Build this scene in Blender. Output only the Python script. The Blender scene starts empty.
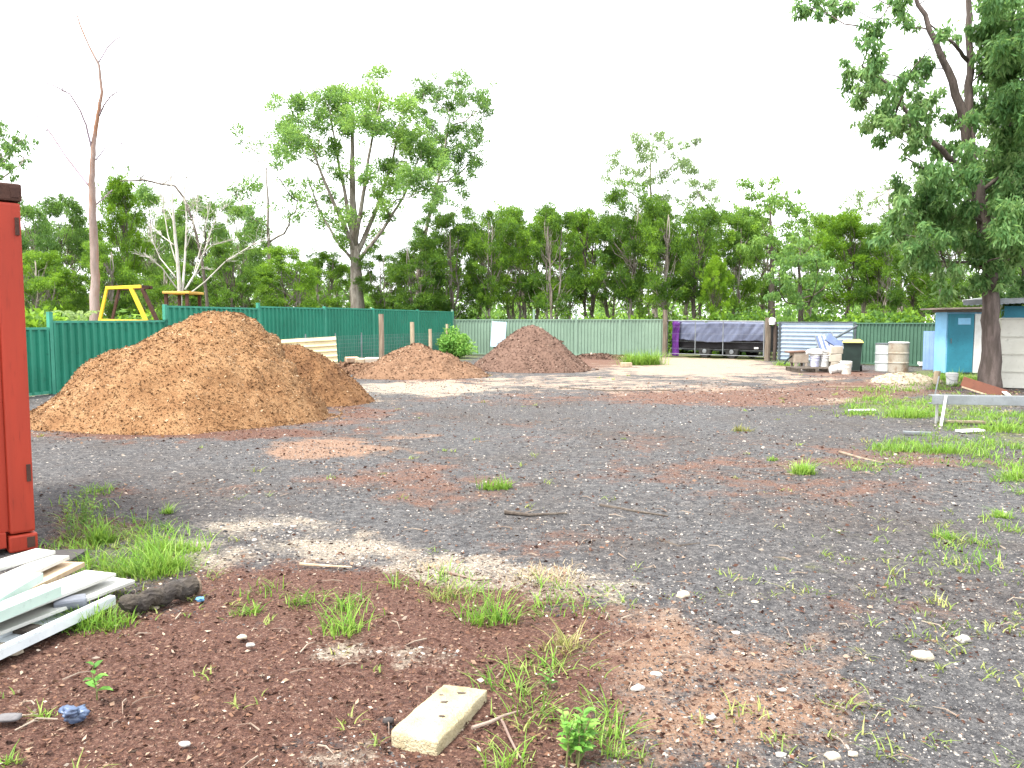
import bpy, bmesh, math, random
import numpy as np
from mathutils import Vector, Matrix, noise

random.seed(7)
RNG = np.random.default_rng(7)
C = bpy.data.collections.new("yard")
bpy.context.scene.collection.children.link(C)
R = math.radians

# ------------------------------------------------------------------ camera maths
F, CX, CY, HZ, CAMH = 800.0, 512.0, 384.0, 322.0, 1.6
PH = math.atan((CY - HZ) / F)
def ray(px, py):
    x, y = (px - CX) / F, -(py - CY) / F
    return Vector((x, math.cos(PH) + y * math.sin(PH), -math.sin(PH) + y * math.cos(PH)))
def at(px, py, Y):
    d = ray(px, py); return Vector((0, 0, CAMH)) + d * (Y / d.y)
def atz(px, py, z=0.0):
    d = ray(px, py); return Vector((0, 0, CAMH)) + d * ((z - CAMH) / d.z)
def project(X, Y, Z):
    zc = Y * math.cos(PH) - (Z - CAMH) * math.sin(PH)
    yc = Y * math.sin(PH) + (Z - CAMH) * math.cos(PH)
    return CX + F * X / zc, CY - F * yc / zc

# ------------------------------------------------------------------ materials
MATS = {}
def nt(name):
    m = bpy.data.materials.new(name); m.use_nodes = True
    t = m.node_tree; t.nodes.clear()
    return m, t, t.nodes, t.links
def ramp(n, stops, interp='LINEAR'):
    r = n.new('ShaderNodeValToRGB'); e = r.color_ramp; e.interpolation = interp
    e.elements[0].position, e.elements[0].color = stops[0][0], (*stops[0][1], 1)
    e.elements[1].position, e.elements[1].color = stops[-1][0], (*stops[-1][1], 1)
    for p, c in stops[1:-1]:
        x = e.elements.new(p); x.color = (*c, 1)
    return r
def nz(n, l, vec, scale, detail=6, rough=.6):
    a = n.new('ShaderNodeTexNoise'); a.inputs['Scale'].default_value = scale
    a.inputs['Detail'].default_value = detail; a.inputs['Roughness'].default_value = rough
    l.new(vec, a.inputs['Vector']); return a
def mixc(n, l, fac, a, b, mode='MIX'):
    m = n.new('ShaderNodeMix'); m.data_type = 'RGBA'; m.blend_type = mode
    for s, v in ((0, fac), (6, a), (7, b)):
        if hasattr(v, 'links'): l.new(v, m.inputs[s])
        elif isinstance(v, (int, float)): m.inputs[s].default_value = v
        else: m.inputs[s].default_value = (*v, 1)
    return m.outputs[2]
def mth(n, l, op, a, b=None, c=None):
    m = n.new('ShaderNodeMath'); m.operation = op
    for i, v in enumerate((a, b, c)):
        if v is None: continue
        if hasattr(v, 'links'): l.new(v, m.inputs[i])
        else: m.inputs[i].default_value = v
    return m.outputs[0]
def sstep(n, l, v, lo, hi):
    m = n.new('ShaderNodeMapRange'); m.interpolation_type = 'SMOOTHSTEP'
    l.new(v, m.inputs[0]); m.inputs[1].default_value = lo; m.inputs[2].default_value = hi
    return m.outputs[0]

def M(name, c1, c2=None, scale=6, rough=.7, bump=.1, bscale=40, metal=0.0, dirt=None, dirt_amt=.45, spec=.3, stretch=(1, 1, 1)):
    """weathered surface: two tones of one material, a dirt tone in patches and a fine bump"""
    if name in MATS: return MATS[name]
    m, t, n, l = nt(name)
    out = n.new('ShaderNodeOutputMaterial'); b = n.new('ShaderNodeBsdfPrincipled')
    tc = n.new('ShaderNodeTexCoord'); mp = n.new('ShaderNodeMapping'); mp.inputs['Scale'].default_value = stretch
    l.new(tc.outputs['Object'], mp.inputs[0]); v = mp.outputs[0]
    c2 = c2 or tuple(x * .7 for x in c1)
    a = nz(n, l, v, scale)
    col = mixc(n, l, sstep(n, l, a.outputs[0], .35, .65), c1, c2)
    f = nz(n, l, v, scale * 9, 4)
    col = mixc(n, l, sstep(n, l, f.outputs[0], .55, .8), col, tuple(x * .75 for x in c2))
    if dirt:
        d = nz(n, l, v, scale * .6, 8, .7)
        col = mixc(n, l, sstep(n, l, d.outputs[0], 1 - dirt_amt, 1.15 - dirt_amt), col, dirt)
    l.new(col, b.inputs['Base Color'])
    b.inputs['Roughness'].default_value = rough; b.inputs['Metallic'].default_value = metal
    b.inputs['Specular IOR Level'].default_value = spec
    if bump:
        bn = nz(n, l, v, bscale, 5); bp = n.new('ShaderNodeBump')
        bp.inputs['Strength'].default_value = bump; bp.inputs['Distance'].default_value = .02
        l.new(bn.outputs[0], bp.inputs['Height']); l.new(bp.outputs[0], b.inputs['Normal'])
    l.new(b.outputs[0], out.inputs[0]); MATS[name] = m
    return m

def LEAF(name, dark, mid, light, transl=.35, var=.5):
    m, t, n, l = nt(name)
    out = n.new('ShaderNodeOutputMaterial')
    at_ = n.new('ShaderNodeAttribute'); at_.attribute_name = 'tint'
    g = n.new('ShaderNodeNewGeometry'); oi = n.new('ShaderNodeObjectInfo')
    s = mth(n, l, 'ADD', at_.outputs['Fac'], mth(n, l, 'MULTIPLY', mth(n, l, 'SUBTRACT', g.outputs['Random Per Island'], .5), var))
    s = mth(n, l, 'ADD', s, mth(n, l, 'MULTIPLY', mth(n, l, 'SUBTRACT', oi.outputs['Random'], .5), .42))
    r = ramp(n, [(0.05, dark), (.5, mid), (.95, light)]); l.new(s, r.inputs[0])
    d = n.new('ShaderNodeBsdfPrincipled'); d.inputs['Roughness'].default_value = .55
    d.inputs['Specular IOR Level'].default_value = .25
    tr = n.new('ShaderNodeBsdfTranslucent'); mx = n.new('ShaderNodeMixShader'); mx.inputs[0].default_value = transl
    l.new(r.outputs[0], d.inputs['Base Color'])
    l.new(mixc(n, l, .5, r.outputs[0], (light[0] * 1.2, light[1] * 1.2, light[2] * .8)), tr.inputs[0])
    l.new(d.outputs[0], mx.inputs[1]); l.new(tr.outputs[0], mx.inputs[2]); l.new(mx.outputs[0], out.inputs[0])
    MATS[name] = m
    return m

def TINT(name, stops, rough=.85, nscale=8, namt=.5, bump=.5, bscale=30, dist=.03):
    """loose material coloured by its own per-piece tint plus noise"""
    m, t, n, l = nt(name)
    out = n.new('ShaderNodeOutputMaterial'); b = n.new('ShaderNodeBsdfPrincipled')
    b.inputs['Specular IOR Level'].default_value = .2
    at_ = n.new('ShaderNodeAttribute'); at_.attribute_name = 'tint'
    tc = n.new('ShaderNodeTexCoord')
    a = nz(n, l, tc.outputs['Object'], nscale, 8, .7)
    s = mth(n, l, 'ADD', at_.outputs['Fac'], mth(n, l, 'MULTIPLY', mth(n, l, 'SUBTRACT', a.outputs[0], .5), namt * 2))
    r = ramp(n, stops); l.new(s, r.inputs[0]); l.new(r.outputs[0], b.inputs['Base Color'])
    b.inputs['Roughness'].default_value = rough
    if bump:
        bn = nz(n, l, tc.outputs['Object'], bscale, 6, .7); bp = n.new('ShaderNodeBump')
        bp.inputs['Strength'].default_value = bump; bp.inputs['Distance'].default_value = dist
        l.new(bn.outputs[0], bp.inputs['Height']); l.new(bp.outputs[0], b.inputs['Normal'])
    l.new(b.outputs[0], out.inputs[0]); MATS[name] = m
    return m

# ------------------------------------------------------------------ mesh helpers
ORG = {}
class MB:
    def __init__(s): s.v, s.f, s.t = [], [], []
    def add(s, vs, fs, tint=.5):
        b = len(s.v); s.v += [Vector(v) for v in vs]; s.f += [tuple(b + i for i in f) for f in fs]
        s.t += [tint] * len(fs); return s
    def box(s, c, size, rot=None, bev=0.0):
        hx, hy, hz = (x / 2 for x in size); c = Vector(c)
        bm = bmesh.new()
        bmesh.ops.create_cube(bm, size=1.0)
        for v in bm.verts: v.co = Vector((v.co.x * size[0], v.co.y * size[1], v.co.z * size[2]))
        if bev: bmesh.ops.bevel(bm, geom=list(bm.edges), offset=bev, segments=2, affect='EDGES', profile=.6)
        m = rot.to_matrix() if hasattr(rot, 'to_matrix') else (rot or Matrix.Identity(3))
        bm.verts.index_update()
        s.add([c + m @ v.co for v in bm.verts], [[v.index for v in f.verts] for f in bm.faces]); bm.free()
        return s
    def bar(s, a, b, w, h, bev=.0, up=(0, 0, 1)):
        a, b = Vector(a), Vector(b); d = b - a; L = d.length; d.normalize()
        up = Vector(up)
        if abs(d.dot(up)) > .98: up = Vector((0, 1, 0))
        x = d.cross(up).normalized(); z = x.cross(d)
        return s.box((a + b) / 2, (w, L, h), Matrix((x, d, z)).transposed(), bev)
    def tube(s, pts, rad, n=8, cap=True, jit=0.0):
        pts = [Vector(p) for p in pts]
        if not hasattr(rad, '__len__'): rad = [rad] * len(pts)
        rings, x = [], None
        vs, fs = [], []
        for i, p in enumerate(pts):
            d = (pts[min(i + 1, len(pts) - 1)] - pts[max(i - 1, 0)]).normalized()
            if x is None: x = d.orthogonal().normalized()
            else:
                x = x - d * x.dot(d)
                x = x.normalized() if x.length > 1e-6 else d.orthogonal().normalized()
            y = d.cross(x)
            for k in range(n):
                a = 2 * math.pi * k / n; r = rad[i] * (1 + random.uniform(-jit, jit))
                vs.append(p + (x * math.cos(a) + y * math.sin(a)) * r)
        for i in range(len(pts) - 1):
            for k in range(n):
                fs.append((i * n + k, i * n + (k + 1) % n, (i + 1) * n + (k + 1) % n, (i + 1) * n + k))
        if cap:
            fs.append(tuple(reversed(range(n)))); fs.append(tuple((len(pts) - 1) * n + k for k in range(n)))
        return s.add(vs, fs)
    def lathe(s, prof, c=(0, 0, 0), n=24, sx=1, sy=1):
        c = Vector(c); vs, fs = [], []
        for r, z in prof:
            for k in range(n):
                a = 2 * math.pi * k / n; vs.append(c + Vector((r * math.cos(a) * sx, r * math.sin(a) * sy, z)))
        for i in range(len(prof) - 1):
            for k in range(n):
                fs.append((i * n + k, i * n + (k + 1) % n, (i + 1) * n + (k + 1) % n, (i + 1) * n + k))
        fs.append(tuple(reversed(range(n)))); fs.append(tuple((len(prof) - 1) * n + k for k in range(n)))
        return s.add(vs, fs)
    def prism(s, poly, thick):
        """poly: 3-D points of a planar outline, extruded by vector thick"""
        k = len(poly); p = [Vector(q) for q in poly]; t = Vector(thick)
        return s.add(p + [q + t for q in p], [tuple(range(k)), tuple(reversed(range(k, 2 * k)))] +
                     [(i, i + k, (i + 1) % k + k, (i + 1) % k) for i in range(k)])
    def corr(s, a, b, z0, z1, pitch=.19, depth=.03, horiz=False, thick=.004):
        """ribbed sheet metal from a to b (plan points), z0..z1 (z may be a pair for the two ends)"""
        a, b = Vector((a[0], a[1], 0)), Vector((b[0], b[1], 0)); d = b - a; L = d.length; d.normalize()
        nrm = Vector((d.y, -d.x, 0))
        z1a, z1b = z1 if hasattr(z1, '__len__') else (z1, z1)
        pr = [(0, 0), (.18, 0), (.30, 1), (.52, 1), (.64, 0)]
        def profile(T):
            q, i = [], 0
            while True:
                for u, h in pr:
                    x = (i + u) * pitch
                    if x > T: q.append((T, 0)); return q
                    q.append((x, h * depth))
                i += 1
        for off in (0, -thick):
            vs, fs = [], []
            if not horiz:
                for x, h in profile(L):
                    p = a + d * x + nrm * (h + off); zt = z1a + (z1b - z1a) * x / L
                    vs += [p + Vector((0, 0, z0)), p + Vector((0, 0, zt))]
            else:
                for x, h in profile(z1a - z0):
                    vs += [a + nrm * (h + off) + Vector((0, 0, z0 + x)), b + nrm * (h + off) + Vector((0, 0, z0 + x))]
            for i in range(len(vs) // 2 - 1): fs.append((2 * i, 2 * i + 2, 2 * i + 3, 2 * i + 1))
            s.add(vs, fs)
        return s
    def xf(s, m): s.v = [m @ v for v in s.v]; return s
    def build(s, name, mat, parent=None, origin=None, smooth=False):
        o = Vector(ORG[parent.name]) if parent else Vector(origin or (0, 0, 0))
        me = bpy.data.meshes.new(name); me.from_pydata([v - o for v in s.v], [], s.f); me.update()
        me.materials.append(mat)
        if smooth: me.polygons.foreach_set('use_smooth', [True] * len(me.polygons))
        ob = bpy.data.objects.new(name, me); C.objects.link(ob)
        if parent: ob.parent = parent; ORG[ob.name] = o
        else: ob.location = o; ORG[ob.name] = o
        return ob

def thing(name, label, cat, loc, group=None):
    o = bpy.data.objects.new(name, None); o.empty_display_size = .2; C.objects.link(o)
    o.location = loc; ORG[o.name] = Vector(loc)
    return tag(o, label, cat, group)
def tag(o, label, cat, group=None, kind=None):
    o['label'] = label; o['category'] = cat
    if group: o['group'] = group
    if kind: o['kind'] = kind
    return o
def copy_thing(o, parent=None):
    c = o.copy(); C.objects.link(c)
    if parent: c.parent = parent
    for ch in list(o.children): copy_thing(ch, c)
    return c
def np_mesh(name, V, Q, tint, mat, parent=None, origin=(0, 0, 0), smooth=False):
    """V (n,3), Q (m,4) quads, tint (m,) face attribute"""
    me = bpy.data.meshes.new(name)
    V = np.asarray(V, np.float32) - np.asarray(ORG[parent.name] if parent else origin, np.float32)
    Q = np.asarray(Q, np.int32); m = len(Q)
    me.vertices.add(len(V)); me.vertices.foreach_set('co', V.ravel())
    me.loops.add(m * 4); me.loops.foreach_set('vertex_index', Q.ravel())
    me.polygons.add(m); me.polygons.foreach_set('loop_start', np.arange(0, m * 4, 4, dtype=np.int32))
    me.update(calc_edges=True)
    a = me.attributes.new('tint', 'FLOAT', 'FACE'); a.data.foreach_set('value', np.asarray(tint, np.float32))
    if smooth: me.polygons.foreach_set('use_smooth', [True] * m)
    me.materials.append(mat); me.validate()
    ob = bpy.data.objects.new(name, me); C.objects.link(ob)
    if parent: ob.parent = parent; ORG[ob.name] = ORG[parent.name]
    else: ob.location = origin; ORG[ob.name] = Vector(origin)
    return ob

def unit(a): return a / np.maximum(np.linalg.norm(a, axis=1, keepdims=True), 1e-6)
def cards(P, A, L, Wd, rng, fold=.15):
    """one bent four-cornered blade per point: P base, A axis (unit), L lengths, Wd widths"""
    n = len(P); side = unit(np.cross(A, unit(rng.normal(size=(n, 3))))); nr = np.cross(A, side)
    L = np.asarray(L)[:, None]; Wd = np.asarray(Wd)[:, None]
    mid = P + A * L * .5
    V = np.stack([P, mid + side * Wd * .5 + nr * L * fold, P + A * L, mid - side * Wd * .5 + nr * L * fold], 1).reshape(-1, 3)
    return V, np.arange(n * 4).reshape(n, 4)

def foliage(clumps, leaf, width, rng, style='spray', flat=.7, shell=.35):
    """clumps: rows (x,y,z,r,count,tint)"""
    Vs, Qs, T, b = [], [], [], 0
    for x, y, z, r, k, tn in clumps:
        k = int(k)
        if k < 1: continue
        d = unit(rng.normal(size=(k, 3)))
        rr = rng.random(k) ** shell * np.where(rng.random(k) > .82, rng.uniform(1.0, 1.55, k), 1)
        # uneven clump: a few lobes
        lob = unit(rng.normal(size=(6, 3))); w = .55 + .55 * np.max(d @ lob.T, axis=1)
        P = np.array([x, y, z]) + d * (rr * w * r)[:, None] * np.array([1, 1, flat])
        if style == 'droop': A = unit(rng.normal(size=(k, 3)) * .55 + np.array([0, 0, -1.0]))
        elif style == 'spray': A = unit(d * .8 + rng.normal(size=(k, 3)) * .6 + np.array([0, 0, .45]))
        else: A = unit(rng.normal(size=(k, 3)))
        L = leaf * rng.uniform(.6, 1.35, k)
        V, Q = cards(P, A, L, L * width, rng)
        Vs.append(V); Qs.append(Q + b); b += len(V); T.append(np.clip(tn + rng.normal(size=k) * .06, 0, 1))
    return np.concatenate(Vs), np.concatenate(Qs), np.concatenate(T)

def wob(a, b, n, amp, rng):
    a, b = Vector(a), Vector(b); L = (b - a).length; q = []
    for i in range(n + 1):
        t = i / n; p = a.lerp(b, t)
        if 0 < i < n: p += Vector(rng.normal(size=3)) * amp * L
        q.append(p)
    return q

# ------------------------------------------------------------------ the palette
m_bark = M('bark', (.13, .11, .09), (.07, .055, .045), 3, .9, .8, 25, stretch=(3, 3, .6))
m_barkgrey = M('grey_bark', (.28, .25, .22), (.14, .115, .095), 2.5, .9, .7, 20, stretch=(2, 2, .5), dirt=(.10, .07, .05), dirt_amt=.45)
m_barkwhite = M('white_bark', (.48, .46, .42), (.34, .31, .28), 1.6, .8, .3, 20, dirt=(.25, .20, .16), dirt_amt=.38)
m_barkdead = M('stripped_bark', (.30, .235, .22), (.20, .145, .125), 1.6, .85, .8, 18, stretch=(2, 2, .35), dirt=(.24, .125, .075), dirt_amt=.54)
m_barkdark = M('dark_trunk_bark', (.075, .055, .045), (.04, .03, .026), 3, .95, 1.0, 16, stretch=(3, 3, .5))
m_ever = LEAF('evergreen_leaf', (.03, .07, .02), (.078, .17, .034), (.25, .42, .04), .48)
m_gum = LEAF('gum_leaf', (.065, .14, .055), (.125, .25, .08), (.28, .44, .10), .52)
m_gumpale = LEAF('bloom_pale_leaf', (.12, .18, .10), (.20, .29, .13), (.32, .44, .18), .5)  # bloom over the distant gums is put into this leaf colour; fern shares it
m_round = LEAF('broad_leaf', (.06, .125, .035), (.12, .24, .06), (.25, .40, .08), .48)
m_bright = LEAF('fresh_leaf', (.05, .12, .015), (.13, .26, .02), (.27, .44, .03), .45)
m_near = LEAF('hanging_gum_leaf', (.05, .135, .045), (.125, .27, .09), (.30, .44, .18), .55)
m_grass = LEAF('grass_blade', (.06, .13, .02), (.14, .30, .03), (.30, .42, .10), .42, .7)
m_grassdry = LEAF('dry_grass_blade', (.12, .14, .04), (.22, .24, .07), (.38, .33, .16), .35)
m_grassmix = LEAF('sprout_blade', (.09, .15, .03), (.17, .25, .05), (.32, .33, .12), .35)
m_weed = LEAF('weed_leaf', (.06, .16, .03), (.12, .30, .05), (.24, .42, .09), .35)

# ------------------------------------------------------------------ ground
ZONES = dict(mulch=[], pale=[], clay=[], green=[], red=[], sand=[])
def zone(k, px, py, rx, ry, w=1.0, rot=0): ZONES[k].append((px, py, rx, ry, w, R(rot)))
for a in ((60, 740, 330, 110), (250, 680, 260, 90), (420, 640, 190, 75), (330, 600, 170, 40), (500, 700, 120, 110), (80, 680, 170, 70), (560, 620, 60, 50, .7), (90, 530, 60, 22, .6)):
    zone('mulch', *a)
for a in ((285, 535, 115, 22, .72, 6), (205, 558, 60, 16, .7), (400, 560, 210, 20, .80, 7), (520, 577, 110, 16, .78), (610, 592, 100, 18, .70), (230, 550, 120, 20, .6), (690, 615, 110, 20, .5), (345, 648, 60, 14, .62), (425, 655, 60, 16, .6), (300, 700, 60, 18, .5), (330, 745, 60, 22, .6),
          (420, 389, 110, 8, .8), (360, 400, 50, 9, .5), (330, 740, 60, 26, .4), (800, 640, 240, 26, .35)):
    zone('pale', *a)
for a in ((190, 433, 190, 8, .7), (345, 408, 40, 9, .6)): zone('mulch', *a)
for a in ((800, 720, 160, 40, .3), (640, 655, 105, 62, .85), (605, 700, 85, 75, .75), (715, 700, 150, 75, .85), (660, 745, 120, 40, .7), (660, 620, 70, 22, .6), (330, 448, 75, 11, .95), (300, 452, 50, 8, .9), (410, 436, 60, 4, .6), (540, 662, 50, 30, .6), (740, 740, 150, 60, .42)):
    zone('clay', *a)
for a in ((420, 480, 130, 15, .7), (450, 497, 80, 11, .65), (400, 468, 110, 11, .6), (800, 490, 180, 24, .55), (720, 470, 180, 26, .55), (860, 460, 160, 18, .6), (640, 440, 200, 12, .42), (560, 540, 160, 16, .4), (900, 620, 160, 40, .4),
          (760, 396, 190, 10, 1), (880, 388, 120, 9, .9), (840, 375, 60, 6, .8), (530, 398, 200, 7, .55), (440, 382, 60, 6, .8), (585, 363, 60, 7, 1), (345, 415, 80, 14, .7), (180, 432, 190, 9, .9), (200, 490, 160, 9, .45), (520, 425, 130, 5, .4), (960, 395, 120, 14, .6), (950, 470, 120, 22, .4)):
    zone('red', *a)
for a in ((140, 560, 75, 28, .8), (100, 600, 70, 26, .6), (925, 408, 110, 16, .8), (1000, 430, 80, 22, .7), (940, 448, 80, 10, .6), (890, 560, 150, 50, .38), (700, 590, 130, 24, .35), (960, 525, 90, 20, .45), (1000, 640, 130, 60, .4), (840, 720, 160, 40, .3),
          (950, 375, 60, 9, .9), (455, 358, 40, 5, .8), (640, 362, 45, 5, .6), (740, 430, 20, 6, .5), (800, 470, 26, 5, .5), (560, 590, 60, 14, .3), (540, 700, 70, 50, .4), (790, 363, 30, 4, .6)):
    zone('green', *a)
for a in ((700, 370, 110, 8, .9), (690, 362, 60, 8, 1), (560, 382, 170, 8, .62), (760, 379, 110, 6, .6), (430, 388, 70, 7, 1), (640, 388, 160, 7, .6), (905, 384, 30, 7, 1), (850, 400, 60, 3, .6), (730, 362, 40, 9, .9)):
    zone('sand', *a)
def zone_w(k, PX, PY):
    w = np.zeros_like(PX)
    for px, py, rx, ry, s, rot in ZONES[k]:
        dx, dy = PX - px, PY - py
        u = (dx * math.cos(rot) + dy * math.sin(rot)) / rx; v = (-dx * math.sin(rot) + dy * math.cos(rot)) / ry
        w = np.maximum(w, s * np.clip(1.2 * np.exp(-.85 * (u * u + v * v)), 0, 1))
    return w
FENCE_A, FENCE_B = Vector((-10.3, 16.8, 0)), Vector((-2.9, 39.0, 0))
def FL(t): return FENCE_A.lerp(FENCE_B, t)
BACK0, BACK1, GATE1, RIGHT1 = Vector((-2.9, 39, 0)), Vector((6.95, 36.5, 0)), Vector((10.5, 33.0, 0)), Vector((17.2, 25.2, 0))
def outside(X, Y):
    def side(a, b): return (b.x - a.x) * (Y - a.y) - (b.y - a.y) * (X - a.x)
    s = np.maximum.reduce([np.where(Y > 10, side(FENCE_A, FENCE_B), -1), np.where((X > -3) & (X < 7), side(BACK0, BACK1), -1), np.where((X >= 7) & (X < 10.5), side(BACK1, GATE1), -1),
                           np.where(X >= 10.5, side(GATE1, RIGHT1), -1)])
    return s > 0

def ground_z(x, y):
    v = Vector((x * .35, y * .35, 3.1)); r = math.hypot(x, y)
    z = .035 * noise.noise(v) + .014 * noise.noise(v * 5) + .006 * noise.noise(v * 17)
    return z * (1 if r < 60 else max(0, 1 - (r - 60) / 60))

def make_ground():
    rad = [0.0] + list(np.geomspace(.6, 70, 300)) + list(np.geomspace(75, 3000, 22))
    fine = np.radians(np.arange(-46, 46.01, .32)); coarse = np.radians(np.arange(50, 311, 6))
    ang = np.concatenate([fine, coarse]); na = len(ang)
    RR, AA = np.meshgrid(np.array(rad), ang, indexing='ij')
    X, Y = RR * np.sin(AA), RR * np.cos(AA)
    Z = np.array([ground_z(x, y) for x, y in zip(X.ravel(), Y.ravel())]).reshape(X.shape)
    V = np.stack([X, Y, Z], -1).reshape(-1, 3)
    i, j = np.meshgrid(np.arange(len(rad) - 1), np.arange(na), indexing='ij'); k = (j + 1) % na
    Q = np.stack([i * na + j, (i + 1) * na + j, (i + 1) * na + k, i * na + k], -1).reshape(-1, 4)[:, ::-1]
    me = bpy.data.meshes.new('ground'); me.from_pydata(V.tolist(), [], [list(q) for q in Q.tolist()])
    x, y = V[:, 0], V[:, 1]; front = y > .8
    yy = np.where(front, y, 1.0)
    PX, PY = project(x, yy, 0.0)
    w = {k: np.where(front, zone_w(k, PX, PY), 0) for k in ZONES}
    w['mulch'] = np.where(front | (x > 1.0), w['mulch'], .9)
    out = outside(x, y); far = np.hypot(x, y) > 55
    w['green'] = np.where((out | far) & front, .95, w['green'])
    for k in ('sand', 'pale', 'clay', 'red', 'mulch'):
        w[k] = np.where((out | far) & ~((k == 'sand') & (x > 6.5) & (x < 10.8) & (y < 44)), 0, w[k])
    for nm, ks in (('zone_a', ('mulch', 'pale', 'clay')), ('zone_b', ('green', 'red', 'sand'))):
        at_ = me.color_attributes.new(nm, 'FLOAT_COLOR', 'POINT')
        at_.data.foreach_set('color', np.stack([w[ks[0]], w[ks[1]], w[ks[2]], np.ones_like(x)], -1).astype(np.float32).ravel())
    me.polygons.foreach_set('use_smooth', [True] * len(me.polygons))
    m, t, n, l = nt('yard_ground')
    out_ = n.new('ShaderNodeOutputMaterial'); b = n.new('ShaderNodeBsdfPrincipled'); b.inputs['Specular IOR Level'].default_value = .25
    pos = n.new('ShaderNodeNewGeometry').outputs['Position']
    big = nz(n, l, pos, .5, 8, .65); med = nz(n, l, pos, 4, 8, .7); fin = nz(n, l, pos, 38, 6, .75); tiny = nz(n, l, pos, 120, 3, .6)
    vo = n.new('ShaderNodeTexVoronoi'); vo.inputs['Scale'].default_value = 34; l.new(pos, vo.inputs['Vector'])
    vo2 = n.new('ShaderNodeTexVoronoi'); vo2.inputs['Scale'].default_value = 90; l.new(pos, vo2.inputs['Vector'])
    # grey gravel, tone per stone
    st = mth(n, l, 'ADD', mth(n, l, 'MULTIPLY', fin.outputs[0], .55), mth(n, l, 'MULTIPLY', tiny.outputs[0], .45))
    rp = ramp(n, [(.30, (.018, .017, .018)), (.46, (.055, .056, .061)), (.58, (.112, .112, .117)), (.71, (.34, .335, .33))]); l.new(st, rp.inputs[0])
    sep = n.new('ShaderNodeSeparateColor'); l.new(vo2.outputs['Color'], sep.inputs[0])
    sep2 = n.new('ShaderNodeSeparateColor'); l.new(vo.outputs['Color'], sep2.inputs[0])
    tone = ramp(n, [(0, (.30, .29, .29)), (.5, (.50, .49, .48)), (.86, (.62, .60, .57)), (1, (.95, .93, .88))]); l.new(mth(n, l, 'ADD', mth(n, l, 'MULTIPLY', sep.outputs[0], .5), mth(n, l, 'MULTIPLY', sep2.outputs[1], .5)), tone.inputs[0])
    stone = mixc(n, l, .85, rp.outputs[0], tone.outputs[0], 'SOFT_LIGHT')
    clus = nz(n, l, pos, 11, 5, .7)
    stone = mixc(n, l, .75, stone, mixc(n, l, sstep(n, l, clus.outputs[0], .38, .64), (.24, .24, .25), (.76, .74, .71)), 'SOFT_LIGHT')
    base = mixc(n, l, sstep(n, l, big.outputs[0], .40, .66), stone, mixc(n, l, 1, stone, (.84, .75, .69), 'MULTIPLY'))
    base = mixc(n, l, mth(n, l, 'MULTIPLY', sstep(n, l, med.outputs[0], .52, .72), .28), base, (.11, .088, .075))
    za = n.new('ShaderNodeAttribute'); za.attribute_name = 'zone_a'; sa = n.new('ShaderNodeSeparateColor'); l.new(za.outputs['Color'], sa.inputs[0])
    zb = n.new('ShaderNodeAttribute'); zb.attribute_name = 'zone_b'; sb = n.new('ShaderNodeSeparateColor'); l.new(zb.outputs['Color'], sb.inputs[0])
    nn = mth(n, l, 'ADD', mth(n, l, 'ADD', mth(n, l, 'MULTIPLY', med.outputs[0], 1.0), mth(n, l, 'MULTIPLY', fin.outputs[0], .7)), mth(n, l, 'MULTIPLY', big.outputs[0], .5))
    nn = mth(n, l, 'SUBTRACT', nn, 1.10)
    nb_ = mth(n, l, 'MULTIPLY', mth(n, l, 'SUBTRACT', nz(n, l, pos, 1.4, 6, .65).outputs[0], .5), 1.9)
    nn = mth(n, l, 'ADD', nn, nb_)
    def lay(col, z, cr, lo=.42, hi=.62):
        return mixc(n, l, sstep(n, l, mth(n, l, 'ADD', z, mth(n, l, 'MULTIPLY', nn, .95)), lo, hi), col, cr)
    def two(stops, tex):
        r_ = ramp(n, stops); l.new(tex, r_.inputs[0]); return r_.outputs[0]
    fo = st
    col = base
    col = lay(col, sb.outputs[1], two([(.3, (.05, .025, .018)), (.5, (.125, .066, .047)), (.72, (.21, .13, .10))], fo), .4, .85)
    col = lay(col, sa.outputs[2], two([(.3, (.12, .06, .033)), (.5, (.20, .122, .082)), (.70, (.36, .26, .195))], fo), .42, .9)
    col = lay(col, sb.outputs[2], two([(.3, (.15, .11, .08)), (.5, (.28, .215, .165)), (.7, (.43, .37, .31))], fo), .4, .8)
    col = lay(col, sa.outputs[0], two([(.30, (.020, .010, .008)), (.45, (.062, .027, .019)), (.56, (.128, .064, .045)), (.68, (.38, .29, .23))], fo), .38, .66)
    col = lay(col, sa.outputs[1], two([(.3, (.10, .085, .075)), (.48, (.215, .180, .140)), (.66, (.50, .45, .38))], fo), .45, .95)
    col = lay(col, sb.outputs[0], two([(.3, (.035, .045, .015)), (.5, (.09, .11, .035)), (.7, (.19, .20, .09))], fo), .55, 1.0)
    l.new(col, b.inputs['Base Color'])
    b.inputs['Roughness'].default_value = .82
    h = mth(n, l, 'ADD', mth(n, l, 'MULTIPLY', fin.outputs[0], .9), mth(n, l, 'MULTIPLY', vo.outputs['Distance'], -.55))
    h = mth(n, l, 'ADD', h, mth(n, l, 'MULTIPLY', tiny.outputs[0], .35))
    bp = n.new('ShaderNodeBump'); bp.inputs['Strength'].default_value = .9; bp.inputs['Distance'].default_value = .03
    l.new(h, bp.inputs['Height']); l.new(bp.outputs[0], b.inputs['Normal']); l.new(b.outputs[0], out_.inputs[0])
    me.materials.append(m)
    o = bpy.data.objects.new('ground', me); C.objects.link(o); o['kind'] = 'structure'
    o['label'] = 'yard ground of dark gravel, brown mulch and pale dirt'; o['category'] = 'ground'
make_ground()

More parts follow.
